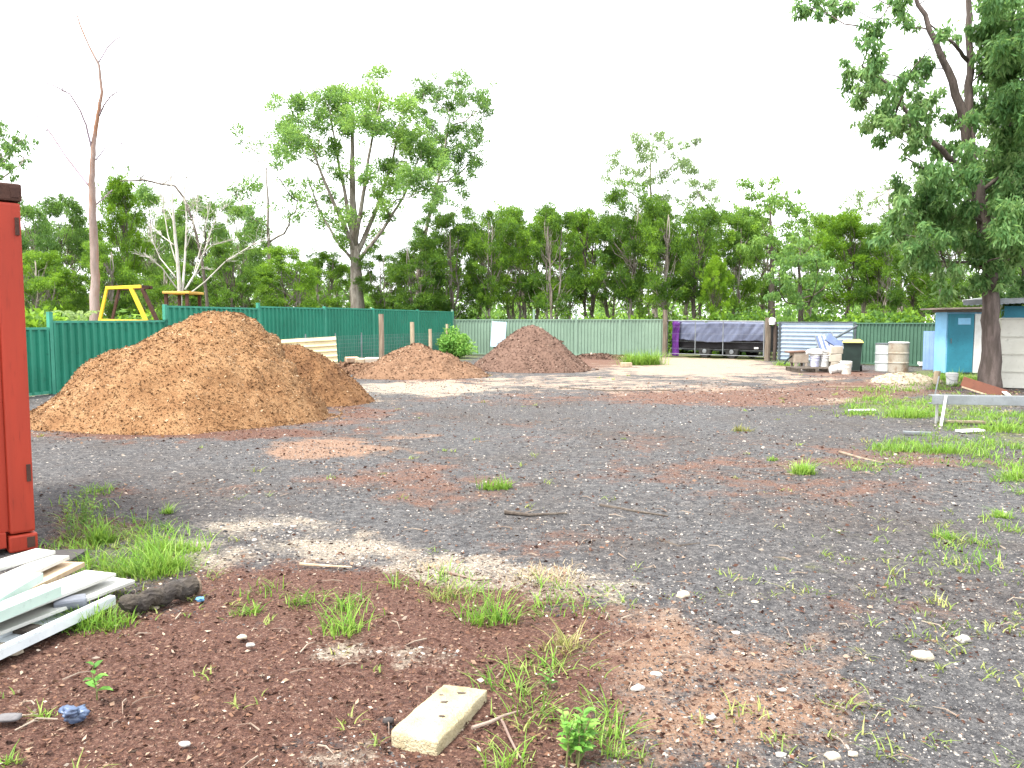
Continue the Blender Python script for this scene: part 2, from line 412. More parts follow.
# loose gravel, chips, twigs: nobody could count them
def pick(n, y0, y1, ks, rng, power=1.6, px0=-120, px1=1144):
    """random ground points, denser near by, kept where the listed zone is strong"""
    Y = y0 * (y1 / y0) ** (rng.random(n) ** (1 / power) if power > 1 else rng.random(n))
    X = (rng.uniform(px0, px1, n) - CX) / F * Y
    PX, PY = project(X, Y, 0.0)
    w = np.zeros(n)
    for k in ks: w = np.maximum(w, zone_w(k, PX, PY))
    return X, Y, w
def stones_mesh(X, Y, S, T, rng):
    n = len(X)
    octa = np.array([(1, 0, 0), (0, 1, 0), (-1, 0, 0), (0, -1, 0), (.5, .3, .8), (-.5, -.3, .7), (.4, -.5, .75), (-.4, .5, .8)], float)
    quads = np.array([(0, 1, 7, 4), (1, 2, 5, 7), (2, 3, 6, 5), (3, 0, 4, 6), (4, 7, 5, 6)])
    a = rng.uniform(0, 6.283, n); ca, sa = np.cos(a), np.sin(a)
    sc = np.stack([rng.uniform(.6, 1.3, n), rng.uniform(.5, 1.0, n), rng.uniform(.3, .75, n)], 1) * S[:, None]
    P = octa[None] * (1 + rng.normal(size=(n, 8, 1)) * .16) * sc[:, None, :]
    Xr = P[..., 0] * ca[:, None] - P[..., 1] * sa[:, None]; Yr = P[..., 0] * sa[:, None] + P[..., 1] * ca[:, None]
    Z0 = np.array([ground_z(x, y) for x, y in zip(X, Y)])
    V = np.stack([Xr + X[:, None], Yr + Y[:, None], P[..., 2] + Z0[:, None] - S[:, None] * .12], -1).reshape(-1, 3)
    Q = (quads[None] + (np.arange(n) * 8)[:, None, None]).reshape(-1, 4)
    return V, Q, np.repeat(T, 5)
m_stone = TINT('gravel_stone', [(0, (.016, .016, .018)), (.35, (.056, .056, .060)), (.6, (.125, .121, .120)), (.8, (.28, .25, .22)), (1, (.52, .48, .43))], .85, 30, .08, .3, 80, .005)
m_chip = TINT('mulch_chip', [(0, (.018, .009, .007)), (.35, (.068, .032, .023)), (.6, (.15, .08, .052)), (.82, (.28, .20, .145)), (1, (.42, .355, .29))], .9, 30, .08, .2, 60, .004)
rng = np.random.default_rng(11)
X, Y, wm = pick(120000, 2.3, 20, ('mulch',), rng, 1.0)
k = rng.random(len(X)) > wm * 1.15; X, Y = X[k], Y[k]
S = .0066 * (.6 + Y * .07) * rng.lognormal(0, .40, len(X)); T = np.clip(rng.beta(1.5, 2.2, len(X)) + (rng.random(len(X)) > .972) * .4, 0, 1)
V, Q, T = stones_mesh(X, Y, S, T, rng)
tag(np_mesh('gravel', V, Q, T, m_stone), 'loose grey gravel scattered over the yard', 'gravel', kind='stuff')
X, Y, wp = pick(60000, 3.0, 9, ('pale',), rng, 1.0)
k = rng.random(len(X)) < (wp - .42) * 1.1; X, Y = X[k], Y[k]
S = .007 * (.6 + Y * .10) * rng.lognormal(0, .4, len(X)); T = np.clip(rng.normal(.80, .12, len(X)), 0, 1)
V, Q, T = stones_mesh(X, Y, S, T, rng)
tag(np_mesh('pale_gravel', V, Q, T, m_stone), 'pale crushed gravel in a strip across the yard', 'gravel', kind='stuff')
X, Y, wm = pick(120000, 2.3, 24, ('mulch', 'red', 'clay'), rng, 1.0)
k = rng.random(len(X)) < wm * .8 + .02; X, Y = X[k], Y[k]; n_ = len(X)
a = rng.uniform(0, 6.283, n_); A = unit(np.stack([np.cos(a), np.sin(a), rng.normal(0, .22, n_)], 1))
L = .018 * (.62 + Y * .06) * np.minimum(rng.lognormal(0, .5, n_), 2.6)
P = np.stack([X, Y, np.array([ground_z(x, y) for x, y in zip(X, Y)]) + .004 + L * .1], 1)
V, Q = cards(P, A, L, L * rng.uniform(.25, .6, n_), rng, .1)
T = np.clip(rng.beta(1.5, 2.3, n_) + (rng.random(n_) > .94) * .45, 0, 1)
tag(np_mesh('mulch_chips', V, Q, T, m_chip), 'brown bark chips and leaf litter over the ground', 'mulch', kind='stuff')
tw = MB()
for i in range(260):
    Yd = 2.5 * (24 / 2.5) ** random.random(); Xd = (random.uniform(-60, 1084) - CX) / F * Yd
    L_ = random.uniform(.04, .20) * (.6 + Yd * .05); a_ = random.uniform(0, 6.28); z_ = ground_z(Xd, Yd) + .008
    p0 = Vector((Xd, Yd, z_)); d_ = Vector((math.cos(a_), math.sin(a_), 0)) * L_
    tw.tube([p0, p0 + d_ * .5 + Vector((random.uniform(-.02, .02), random.uniform(-.02, .02), .012)), p0 + d_], [.0022 + .0004 * Yd, .002 + .0003 * Yd, .001], 4)
tag(tw.build('twigs', M('twig_wood', (.16, .11, .085), (.30, .25, .20), 3, .9, .2)), 'small dry twigs scattered over the ground', 'twigs', kind='stuff')

# ------------------------------------------------------------------ grass and weeds
def blade_arrays(bx, by, bz, h, lean, ang, w, segs=3):
    n = len(bx); Vs = []
    dx, dy = np.cos(ang), np.sin(ang); sx, sy = -dy, dx
    for i in range(segs + 1):
        t = i / segs; out = lean * t ** 1.8 * h; z = h * (t - .28 * lean * t * t); ww = w * (1 - t) ** .7 * .5 + .0004
        for s in (-1, 1): Vs.append(np.stack([bx + dx * out + sx * ww * s, by + dy * out + sy * ww * s, bz + z], 1))
    V = np.stack(Vs, 1).reshape(-1, 3); k = 2 * (segs + 1)
    q = np.array([(2 * i, 2 * i + 1, 2 * i + 3, 2 * i + 2) for i in range(segs)])
    return V, (q[None] + (np.arange(n) * k)[:, None, None]).reshape(-1, 4), segs
def tuft(px, py, wpx, hpx, n, label, seed, mat=None, name='grass_tuft', dep=.6, tint=.5, group=None):
    g = atz(px, py); rg = np.random.default_rng(seed); s = g.y / F; hpx *= 1.25; n = int(n * 1.2)
    Rr = wpx * s * .5; Hh = hpx * s
    n = int(n * 1.5); nh = max(2, int(wpx / 7)); ha = rg.uniform(0, 6.283, nh); hr = rg.random(nh) ** .6; hh = rg.uniform(.4, 1.12, nh) * (1.05 - .4 * hr); hs_ = rg.uniform(.22, .45, nh) * (1.3 if wpx > 30 else 1)
    pk = rg.choice(nh, n, p=(hs_ * hh) / (hs_ * hh).sum()); a = rg.uniform(0, 6.283, n); r = np.abs(rg.normal(0, 1, n))
    bx = g.x + (np.cos(ha[pk]) * hr[pk] * .8 + np.cos(a) * r * hs_[pk]) * Rr; by = g.y + (np.sin(ha[pk]) * hr[pk] * .8 + np.sin(a) * r * hs_[pk]) * Rr * dep
    bz = np.array([ground_z(x, y) for x, y in zip(bx, by)]) - .01
    sc_ = rg.random(n) > .62; ua, ur = rg.uniform(0, 6.283, n), rg.random(n) ** .5   # short blades that tie the heads together
    bx = np.where(sc_, g.x + np.cos(ua) * ur * Rr * .95, bx); by = np.where(sc_, g.y + np.sin(ua) * ur * Rr * .95 * dep, by)
    h = Hh * rg.uniform(.25, 1.2, n) * np.where(sc_, .5, hh[pk]); ang = a + rg.normal(0, .7, n)
    w = np.clip(.0045 + .0007 * g.y, .005, .026) * rg.uniform(.6, 1.3, n)
    V, Q, k = blade_arrays(bx, by, bz, h, rg.uniform(.15, 1.35, n), ang, w)
    T = np.repeat(np.clip(tint + rg.normal(0, .16, n), 0, 1), k)
    o = np_mesh(name, V, Q, T, mat or m_grass, origin=(g.x, g.y, 0))
    return tag(o, label, 'grass', group, 'stuff' if wpx > 38 else None)
tuft(495, 489, 34, 19, 130, 'low green grass tuft alone in the middle of the dark gravel', 1)
tuft(803, 475, 30, 22, 170, 'dense bright green grass clump on the dark gravel right of the middle', 2)
tuft(773, 460, 13, 10, 50, 'tiny grass sprout just left of the dense clump on the gravel', 3)
tuft(740, 431, 20, 11, 60, 'thin yellowish grass tuft far out on the gravel in front of the gate', 4, m_grassdry, tint=.45)
tuft(148, 570, 84, 30, 460, 'wide bright green grass patch beside the old log', 5)
tuft(168, 552, 70, 26, 260, 'grass patch behind the one by the log, edging the pale gravel', 6, tint=.55)
tuft(101, 542, 30, 30, 150, 'upright grass clump near the foot of the red container', 7)
tuft(92, 622, 90, 24, 330, 'soft low grass growing under the edge of the stacked metal lengths', 9, tint=.45)
tuft(340, 630, 46, 40, 60, 'sparse grass tuft with long blades in the mulch left of the middle', 10)
tuft(491, 622, 50, 40, 95, 'upright grass tuft where the mulch meets the pale gravel', 11)
tuft(641, 365, 38, 25, 620, 'big rounded bright grass clump in front of the left gate post', 12, tint=.6)
tuft(167, 513, 16, 12, 60, 'small green sprout alone on gravel above the wide grass patch', 13)
tuft(945, 537, 26, 15, 60, 'small grass sprout at the right on the gravel below the steel beam', 14)
tuft(1002, 517, 26, 13, 70, 'small bright grass tuft near the right edge of the yard', 15)
tuft(1003, 431, 60, 16, 220, 'thick bright grass under the middle of the grey steel beam', 16)
tuft(945, 452, 84, 14, 210, 'wide patch of yellow green grass in front of the steel beam leg', 17, tint=.6)
tuft(862, 415, 34, 12, 110, 'leftmost grass patch on the gravel between the yellow lidded bin and the beam', 18)
tuft(908, 417, 54, 18, 230, 'bright grass patch just left of the steel beam', 19, tint=.65)
tuft(955, 380, 60, 13, 320, 'lush green grass below the blue cupboard shed', 20)
tuft(437, 352, 40, 11, 200, 'grass strip at the foot of the leafy bush by the fence corner', 21)
tuft(245, 612, 34, 24, 45, 'thin spindly grass in the mulch right of the log', 22)
tuft(505, 768, 60, 40, 34, 'few long curved grass blades beside the twig near the concrete block', 23)
tuft(450, 600, 50, 22, 50, 'short scattered grass left of the upright tuft at the mulch edge', 24, m_grassdry)
tuft(560, 650, 60, 34, 46, 'thin pale grass on the clay beside the mulch', 25, m_grassdry)
tuft(890, 450, 46, 10, 90, 'low grass patch left of the wide yellow green patch', 26)
tuft(1018, 480, 34, 24, 90, 'light green grass at the right edge above the small bright tuft', 27, tint=.6)
tuft(985, 372, 30, 14, 120, 'shaded green grass at the base of the big tree trunk', 28)
tuft(788, 366, 30, 8, 130, 'low green grass at the foot of the right gate post', 29)
tuft(44, 712, 30, 16, 26, 'small spreading grass sprig beside the blue scrap', 31)
tuft(12, 758, 26, 24, 20, 'thin upright grass sprig at the lower left corner', 32)
m_straw = LEAF('straw', (.20, .15, .09), (.36, .28, .18), (.52, .44, .31), .25)
tuft(548, 578, 84, 9, 420, 'flattened dry straw on the pale strip where it meets the mulch', 41, m_straw, 'dry_straw', .8)
tuft(430, 566, 60, 6, 160, 'thin dry straw on the pale strip left of the flattened straw', 42, m_straw, 'dry_straw', .8)
for o_ in list(C.objects):
    if o_.name.startswith('dry_straw'): o_['kind'] = 'stuff'
# loose small grass nobody could count
rg = np.random.default_rng(5); X, Y, w = pick(9000, 2.4, 24, ('green',), rg, 1.0)
k = rg.random(len(X)) < np.clip(w - .12, 0, 1) * .9 + .012; X, Y = X[k], Y[k]; n_ = len(X); rep = 9
bx = np.repeat(X, rep) + rg.normal(0, .03, n_ * rep); by = np.repeat(Y, rep) + rg.normal(0, .035, n_ * rep)
h = np.repeat(rg.uniform(.015, .065, n_), rep) * rg.uniform(.5, 1.3, n_ * rep) * (1 + by * .02)
V, Q, k = blade_arrays(bx, by, np.zeros(n_ * rep) - .005, h, rg.uniform(.5, 1.6, n_ * rep), rg.uniform(0, 6.283, n_ * rep), .005 + by * .0008)
tag(np_mesh('short_grass', V, Q, np.repeat(np.repeat(rg.uniform(.2, .8, n_), rep), k), m_grassmix), 'short sparse grass sprouting through the gravel and mulch', 'grass', kind='stuff')

rg = np.random.default_rng(15); bxs, bys = [], []
for px, py, rx, ry, n_ in ((890, 408, 60, 10, 900), (985, 424, 45, 14, 1100), (940, 445, 70, 9, 800), (945, 382, 40, 8, 900), (1010, 470, 30, 26, 500), (905, 462, 90, 16, 500), (975, 400, 50, 6, 500), (890, 392, 40, 5, 350), (985, 545, 40, 30, 120), (125, 545, 70, 28, 700), (95, 515, 26, 30, 260), (560, 600, 50, 18, 160), (530, 690, 50, 50, 130), (590, 730, 40, 36, 160), (270, 610, 90, 18, 150), (430, 592, 60, 14, 150)):
    for _ in range(max(3, n_ // 28)):
        a_, r_ = rg.uniform(0, 6.283), rg.random() ** .5; c_ = atz(px + math.cos(a_) * r_ * rx, py + math.sin(a_) * r_ * ry); q_ = int(rg.uniform(12, 50))
        sp = rg.uniform(.02, .06) * (1 + .12 * c_.y); bxs += list(c_.x + rg.normal(0, sp, q_)); bys += list(c_.y + rg.normal(0, sp, q_))
bxs, bys = np.array(bxs), np.array(bys); n_ = len(bxs)
V, Q, k = blade_arrays(bxs, bys, np.zeros(n_) - .01, rg.uniform(.03, .12, n_) * (1 + .025 * bys), rg.uniform(.3, 1.6, n_), rg.uniform(0, 6.283, n_), (.004 + .0007 * bys) * rg.uniform(.6, 1.3, n_))
tag(np_mesh('low_grass', V, Q, np.repeat(rg.uniform(.1, .9, n_), k), m_grass), 'patchy low green grass spreading along the right side and the mulch edge', 'grass', kind='stuff')

def weed(px, py, hpx, label, seed, nst=1, leaf=.05, nl=9, mat=None, name='weed', cat='weed'):
    g = atz(px, py); s = g.y / F; h = hpx * s; rg = random.Random(seed); nr = np.random.default_rng(seed)
    root = thing(name, label, cat, (g.x, g.y, 0))
    st = MB(); P, A, L = [], [], []
    for i in range(nst):
        b = g + Vector((rg.uniform(-.5, .5), rg.uniform(-.3, .3), 0)) * (h * .5 if nst > 1 else 0)
        tip = b + Vector((rg.uniform(-.25, .25) * h, rg.uniform(-.2, .2) * h, h * rg.uniform(.7, 1.05)))
        path = wob(b, tip, 4, .03, nr); st.tube(path, [.004, .0035, .003, .0025, .0015], 5)
        for j in range(nl):
            t = .25 + .75 * j / nl; p = b.lerp(tip, t); a_ = j * 2.4 + rg.random()
            P.append(p); A.append(Vector((math.cos(a_), math.sin(a_), rg.uniform(.1, .7))).normalized()); L.append(leaf * rg.uniform(.7, 1.2) * (1.15 - .5 * t))
    st.build('stem', M('weed_stem', (.12, .17, .05), (.16, .12, .06), 8, .8), root)
    vs, fs, T = [], [], []
    for p, a_, l_ in zip(P, A, L):
        sd = a_.cross(Vector((0, 0, 1))).normalized(); up = sd.cross(a_); b = len(vs)
        w_ = l_ * .30
        q = [p, p + a_ * l_ * .3 + sd * w_ * .85 + up * .12 * l_, p + a_ * l_ * .68 + sd * w_ * .75 + up * .1 * l_, p + a_ * l_ - up * .12 * l_,
             p + a_ * l_ * .68 - sd * w_ * .75 + up * .1 * l_, p + a_ * l_ * .3 - sd * w_ * .85 + up * .12 * l_, p + a_ * l_ * .3, p + a_ * l_ * .68]
        vs += q; fs += [(b, b + 1, b + 2, b + 6), (b + 6, b + 2, b + 3, b + 7), (b, b + 6, b + 4, b + 5), (b + 6, b + 7, b + 3, b + 4)]
        T += [rg.uniform(.35, .7)] * 4
    np_mesh('leaves', vs, fs, T, mat or m_weed, root)
    return root
weed(97, 700, 42, 'single leafy green seedling in the mulch above the blue scrap', 3, 1, .062, 10)
weed(573, 768, 62, 'leafy green weed at the bottom edge right of the concrete block', 5, 6, .062, 11)
weed(80, 540, 52, 'tall dull green weed beside the red container', 8, 9, .05, 12, m_round)
weed(548, 690, 30, 'small weed among twigs right of the concrete block', 9, 2, .035, 7)

# ------------------------------------------------------------------ heaps
def heap(name, label, cx, cy, rx, ry, h, seed, mat, power=1.0, lump=.10, chips=6000, chip=.05, skew=(0, 0), top=.06, tintm=.5, cut=None):
    nr_, na = 90, 220; rg = np.random.default_rng(seed); off = Vector((seed * 3.7, seed * 1.3, 0))
    def surf(u, a):
        e = 1 + .11 * noise.noise(Vector((math.cos(a) * 1.3, math.sin(a) * 1.3, seed))) + .05 * noise.noise(Vector((math.cos(a) * 4, math.sin(a) * 4, seed)))
        x = cx + rx * e * u * math.cos(a) + skew[0] * (1 - u); y = cy + ry * e * u * math.sin(a) + skew[1] * (1 - u)
        z = h * (max(0, (math.sqrt(1 + top) - math.sqrt(u * u + top)) / (math.sqrt(1 + top) - math.sqrt(top)))) ** power
        p = Vector((x, y, z)) + off; env = min(1, (1 - u) * 3.5 + .12)
        z += env * h * lump * (1.0 * noise.noise(p * .9) + .55 * noise.noise(p * 2.2)) + env * (.045 * noise.noise(p * 5) + .028 * noise.noise(p * 11) + .018 * noise.noise(p * 23))
        if cut: z -= cut(x, y, z)
        return x, y, z - .05 * u ** 6
    V = np.array([surf(i / nr_ + .002, 2 * math.pi * j / na) for i in range(nr_ + 1) for j in range(na)])
    i, j = np.meshgrid(np.arange(nr_), np.arange(na), indexing='ij'); k = (j + 1) % na
    Q = np.stack([i * na + j, (i + 1) * na + j, (i + 1) * na + k, i * na + k], -1).reshape(-1, 4)
    T = np.full(len(Q), tintm)
    u = np.sqrt(rg.random(chips)) * 1.02 + np.where(rg.random(chips) > .9, np.abs(rg.normal(0, .10, chips)), 0); a = rg.uniform(0, 6.283, chips)
    P = np.array([surf(min(q, 1), w) if q <= 1 else (cx + rx * q * math.cos(w), cy + ry * q * math.sin(w), .0) for q, w in zip(u, a)]); P[:, 2] += .012
    A = unit(rg.normal(size=(chips, 3)) * np.array([1, 1, .55])); L = chip * rg.lognormal(0, .45, chips)
    V2, Q2 = cards(P - A * L[:, None] * .5, A, L, L * rg.uniform(.25, .55, chips), rg, .08)
    T2 = np.clip(rg.normal(tintm, .19, chips) + (rg.random(chips) > .97) * .35, 0, 1)
    o = np_mesh(name, np.concatenate([V, V2]), np.concatenate([Q, Q2 + len(V)]), np.concatenate([T, T2]), mat, origin=(cx, cy, 0))
    return tag(o, label, 'heap')
m_heap1 = TINT('tan_mulch', [(0, (.075, .034, .017)), (.35, (.13, .064, .029)), (.55, (.205, .108, .049)), (.8, (.32, .195, .10)), (1, (.50, .38, .26))], .9, 2.4, .42, .8, 24, .05)
m_heap2 = TINT('orange_soil_mulch', [(0, (.05, .02, .012)), (.35, (.125, .070, .042)), (.6, (.20, .118, .072)), (.85, (.28, .18, .12)), (1, (.48, .38, .28))], .9, 4, .35, .8, 20, .05)
m_heap3 = TINT('brown_mulch', [(0, (.035, .017, .012)), (.35, (.090, .053, .040)), (.6, (.15, .093, .070)), (.85, (.23, .155, .115)), (1, (.44, .36, .29))], .9, 4, .3, .8, 20, .05)
def crev(x, y, z):
    # slumped gully on the right flank
    px, py = project(x, y, max(z, 0)); d = px - (276 + (py - 345) * .80 + 5 * math.sin(py * .35))
    if d < 0 or py < 340: return 0
    return .46 * min(1, d / 3) * max(0, 1 - max(0, d - 10) / 40) * min(1, (py - 340) / 12) * max(0, min(1, (412 - py) / 22))
heap('mulch_heap', 'largest heap of tan mulch, by the left fence', -5.6, 13.6, 2.62, 2.25, 1.73, 3, m_heap1, 1.0, .10, 42000, .026, skew=(.72, .25), top=.34, cut=crev, tintm=.60)
heap('mulch_heap', 'lower tan mulch heap tucked behind the right flank of the largest heap', -4.45, 15.9, 1.62, 1.5, 1.17, 9, m_heap1, 1.0, .10, 14000, .028, top=.08, tintm=.42)
heap('soil_heap', 'low orange brown heap between the tall tan heap and the dark brown cone', -2.75, 24.0, 2.15, 1.9, .95, 5, m_heap2, 1.0, .16, 6000, .045, top=.05, tintm=.5)
heap('mulch_heap', 'pointed dark brown mulch heap in front of the pale green fence', .68, 27.2, 2.15, 2.1, 1.46, 6, m_heap3, 1.0, .07, 9000, .045, top=.03)
heap('soil_mound', 'very low mound of brown soil and rubble right of the timber posts', -4.6, 25.4, 1.6, 1.0, .42, 12, m_heap2, .8, .3, 2500, .07, top=.2, tintm=.4)
heap('soil_mound', 'thin bank of dark soil along the pale green fence beside the grass clump', 4.0, 35.0, 1.7, .7, .2, 14, m_heap3, .8, .3, 2500, .07, top=.2, tintm=.4)
m_sandheap = TINT('pale_sand', [(0, (.22, .18, .12)), (.5, (.40, .34, .25)), (1, (.60, .55, .46))], .95, 4, .3, .5, 25, .03)
heap('sand_heap', 'low pale sand heap in front of the two drums', 10.6, 21.6, 1.0, .9, .20, 15, m_sandheap, .8, .25, 800, .05, top=.2)

# ------------------------------------------------------------------ fences
m_teal = M('teal_sheet', (.018, .20, .130), (.014, .165, .105), .8, .5, .05, 8, dirt=(.04, .155, .105), dirt_amt=.42, spec=.4)
m_tealhilite = M('highlight_teal_trim', (.05, .26, .18), (.035, .20, .14), 2, .5, .04)  # lighter than the sheets: rail highlights painted into the trim colour
m_sage = M('sage_sheet', (.185, .27, .205), (.155, .23, .175), .8, .5, .05, 8, dirt=(.20, .24, .16), dirt_amt=.35)
m_green = M('mid_green_sheet', (.062, .135, .092), (.05, .11, .075), .8, .5, .05, 8)
m_galv = M('galvanised_iron', (.32, .39, .48), (.26, .32, .40), 1.2, .42, .05, 12, metal=.25, dirt=(.25, .24, .24), dirt_amt=.38)
m_steel = M('galvanised_steel', (.26, .28, .30), (.19, .205, .215), 3, .45, .06, 30, metal=.5)
m_wood = M('weathered_timber', (.30, .235, .175), (.19, .14, .10), 3, .9, .6, 30, stretch=(4, 4, .5))
m_woodpale = M('pale_timber', (.46, .37, .26), (.34, .26, .18), 3, .9, .5, 30, stretch=(4, 4, .5))

def sheet_fence(name, label, segs, mat, trim, pitch=.19, post_up=None, loc=None, rib=.04):
    """segs: (plan a, plan b, top height at a, top at b)"""
    root = thing(name, label, 'fence', loc or segs[0][0])
    for a, b, ha, hb in segs:
        m = MB().corr(a, b, .04, (ha - .02, hb - .02), pitch, rib); m.build('panel', mat, root)
        r = MB(); d = (b - a).normalized(); nrm = Vector((d.y, -d.x, 0)) * .012
        r.bar(a + nrm + Vector((0, 0, ha)), b + nrm + Vector((0, 0, hb)), .07, .05); r.build('rail', trim, root)
        MB().bar(a + nrm + Vector((0, 0, .07)), b + nrm + Vector((0, 0, .07)), .07, .06).build('rail', trim, root)
    ends = [(a, max(ha, 0)) for a, b, ha, hb in segs] + [(segs[-1][1], segs[-1][3])]
    for i, (p, h) in enumerate(ends):
        if i: h = max(h, segs[i - 1][3])
        up = (post_up or {}).get(i, .05); d = (segs[0][1] - segs[0][0]).normalized(); nrm = Vector((d.y, -d.x, 0)) * .02
        MB().box(p + nrm + Vector((0, 0, (h + up) / 2)), (.09, .09, h + up), Matrix.Rotation(math.atan2(d.y, d.x), 3, 'Z'), .004).build('post', trim, root)
    return root
seg = [(FL(-.30), FL(-.13), 1.42, 1.42), (FL(-.13), FL(.03), 1.46, 1.46), (FL(.03), FL(.178), 1.60, 1.62)]
tl = [.178, .345, .505, .655, .83, 1.0]; hs = [2.00, 2.06, 2.09, 2.09, 2.08]
seg2 = [(FL(a), FL(b), h, h) for a, b, h in zip(tl[:-1], tl[1:], hs)]
sheet_fence('sheet_fence', 'tall teal ribbed metal fence along the left side of the yard', seg2, m_teal, m_tealhilite, .21, {0: .05, 1: .12}, rib=.055)
seg_low = seg
sheet_fence('sheet_fence', 'lower teal metal fence stepping down behind the left of the largest heap', [(a, b, ha, hb) for a, b, ha, hb in seg_low], m_teal, m_tealhilite, .21, {2: .22}, rib=.06)
nb = 5; bs = [BACK0.lerp(BACK1, i / nb) for i in range(nb + 1)]
sheet_fence('sheet_fence', 'pale sage green ribbed metal fence across the back left of the gate', [(bs[i], bs[i + 1], 1.70, 1.70) for i in range(nb)], m_sage, m_sage, .15, {0: .5, 1: .05, 2: .50, 3: .25, 4: .05})
GR = GATE1 + (RIGHT1 - GATE1) * .05
gs = GATE1.lerp(RIGHT1, .36)
ge = [gs.lerp(RIGHT1, i / 2) for i in range(3)]
sheet_fence('sheet_fence', 'dull mid green ribbed metal fence behind the wheeled bin and drums', [(ge[i], ge[i + 1], 1.55, 1.55) for i in range(2)], m_green, m_green, .13, {0: .06})
# corrugated iron panel right of the gate
ir = thing('iron_fence', 'silvery blue corrugated iron fence panel right of the gate', 'fence', GR)
MB().corr(GR, gs, .05, 1.56, .16, .03, horiz=True).build('panel', m_galv, ir)
fr = MB().bar(GR + Vector((0, 0, 1.59)), gs + Vector((0, 0, 1.59)), .06, .05); fr.build('rail', M('dark_rail', (.09, .11, .12), (.06, .07, .08), 4, .6), ir)
for p in (GR.lerp(gs, .02), gs): MB().box(p + Vector((-.02, -.05, .79)), (.08, .06, 1.58)).build('post', MATS['dark_rail'], ir)
pole_a, pole_b = at(800, 357, 29.0), at(857, 326, 29.55)
tag(MB().tube([pole_a, pole_a.lerp(pole_b, .5), pole_b], .045, 10).build('leaning_pole', MATS['dark_rail'], origin=pole_a), 'dark pole leaning diagonally against the silvery iron panel', 'pole')
tag(MB().tube([GATE1 + Vector((.24, -.25, -.1)), GATE1 + Vector((.25, -.25, .8)), GATE1 + Vector((.24, -.25, 1.6))], [.075, .07, .07], 10, jit=.06).build('timber_post', m_barkdark, origin=GATE1 + Vector((.24, -.25, 0))), 'dark slim post in front of the left end of the iron panel', 'post')

# wire fence with timber posts before the teal fence
wf = thing('wire_fence', 'low wire netting fence on timber posts in front of the tall teal fence', 'fence', FL(.38) + Vector((.7, -.3, 0)))
o_ = Vector((.75, -.30, 0)); wa, wb = FL(.38) + o_, FL(.99) + o_ * .7
for px, ty, by, Y, r in ((381, 314, 358, 30.0, .10), (412, 322, 356, 32.6, .09), (430, 329, 352, 34.2, .075), (447, 324, 352, 35.6, .06)):
    t_ = at(px, ty, Y); MB().tube([Vector((t_.x, t_.y, -.1)), Vector((t_.x + .01, t_.y, t_.z * .5)), t_], [r, r * .97, r * .93], 10, jit=.05).build('post', m_wood if px < 400 else m_woodpale, wf)
for i in range(3):
    p = wa.lerp(wb, .04 + i * .13); MB().tube([p, p + Vector((0, 0, 1.22))], .022, 6).build('stake', m_steel, wf)
wm_ = MB(); L_ = (wb - wa).length; nv = int(L_ / .14)
for i in range(nv + 1):
    p = wa.lerp(wb, i / nv); wm_.bar(p + Vector((0, 0, .05)), p + Vector((0, 0, 1.12)), .006, .006)
for j in range(9):
    z = Vector((0, 0, .06 + j * .132)); wm_.bar(wa + z, wb + z, .006, .006)
wm_.build('netting', m_steel, wf)

# cream corrugated sheets leaning by the wire fence
m_cream = M('cream_sheet', (.58, .50, .32), (.48, .40, .25), 2, .6, .05, 20, dirt=(.30, .22, .14), dirt_amt=.35)
sh = MB().corr((0, 0), (1.75, 0), 0, .75, .15, .045, horiz=True)
p0 = at(286, 366, 21.5); p0.z = 0
sh.xf(Matrix.Translation(Vector((-6.45, 21.4, .38))) @ Matrix.Rotation(R(14), 4, 'Z') @ Matrix.Rotation(R(-3), 4, 'Y') @ Matrix.Rotation(R(-12), 4, 'X'))
tag(sh.build('iron_sheet', m_cream, origin=(-5.0, 21.4, 0)), 'cream corrugated iron sheet standing behind the lower tan mulch heap', 'metal sheet')
# pale blue panel by back fence
pp = MB().box((0, 0, .6), (.72, .04, 1.2), None, .008); pp.xf(Matrix.Translation(at(498, 350, 37.2) * Vector((1, 1, 0)).x if False else Vector((-.68, 37.6, .42))) @ Matrix.Rotation(R(-14), 4, 'Z') @ Matrix.Rotation(R(3), 4, 'Y') @ Matrix.Rotation(R(-5), 4, 'X'))
tag(pp.build('pale_panel', M('pale_blue_panel', (.36, .46, .53), (.31, .40, .47), 2, .6, .05), origin=(-.68, 37.6, .4)), 'pale blue panel tilted against the sage green fence', 'panel')

# ------------------------------------------------------------------ gate and trailer
gl, gr_ = BACK1 + Vector((.1, -.1, 0)), GATE1 + Vector((-.12, 0, 0))
for p, h, r, lab in ((BACK1 + Vector((-.02, -.15, 0)), 2.15, .12, 'rough timber gate post at the left end of the gate'), (GATE1 + Vector((-.02, -.15, 0)), 1.78, .13, 'rough timber gate post at the right end of the gate, white cap beside its top')):
    tag(MB().tube([p + Vector((0, 0, -.1)), p + Vector((.02, 0, h * .5)), p + Vector((0, 0, h))], [r, r * .95, r * .9], 10, jit=.07).build('gate_post', M('old_post', (.17, .14, .11), (.10, .08, .06), 3, .95, .8, 25, stretch=(4, 4, .5)), origin=p), lab, 'post')
g = thing('farm_gate', 'wide pipe farm gate across the entrance, in front of the covered trailer', 'gate', gl)
f_ = MB(); up = Vector((0, 0, 1))
f_.tube([gl + up * 1.66, gr_ + up * 1.62], .028, 8); f_.tube([gl + up * .18, gr_ + up * .18], .014, 8)
f_.tube([gl + up * .18, gl + up * 1.66], .028, 8); f_.tube([gr_ + up * .18, gr_ + up * 1.62], .028, 8)
f_.build('gate_frame', m_steel, g)
for t_ in (.31, .60): MB().tube([gl.lerp(gr_, t_) + up * .19, gl.lerp(gr_, t_) + up * 1.63], .02, 8).build('upright', m_steel, g)
for j in (.42, .75, 1.08, 1.38): MB().bar(gl + up * j, gr_ + up * j, .006, .006).build('wire', m_steel, g)
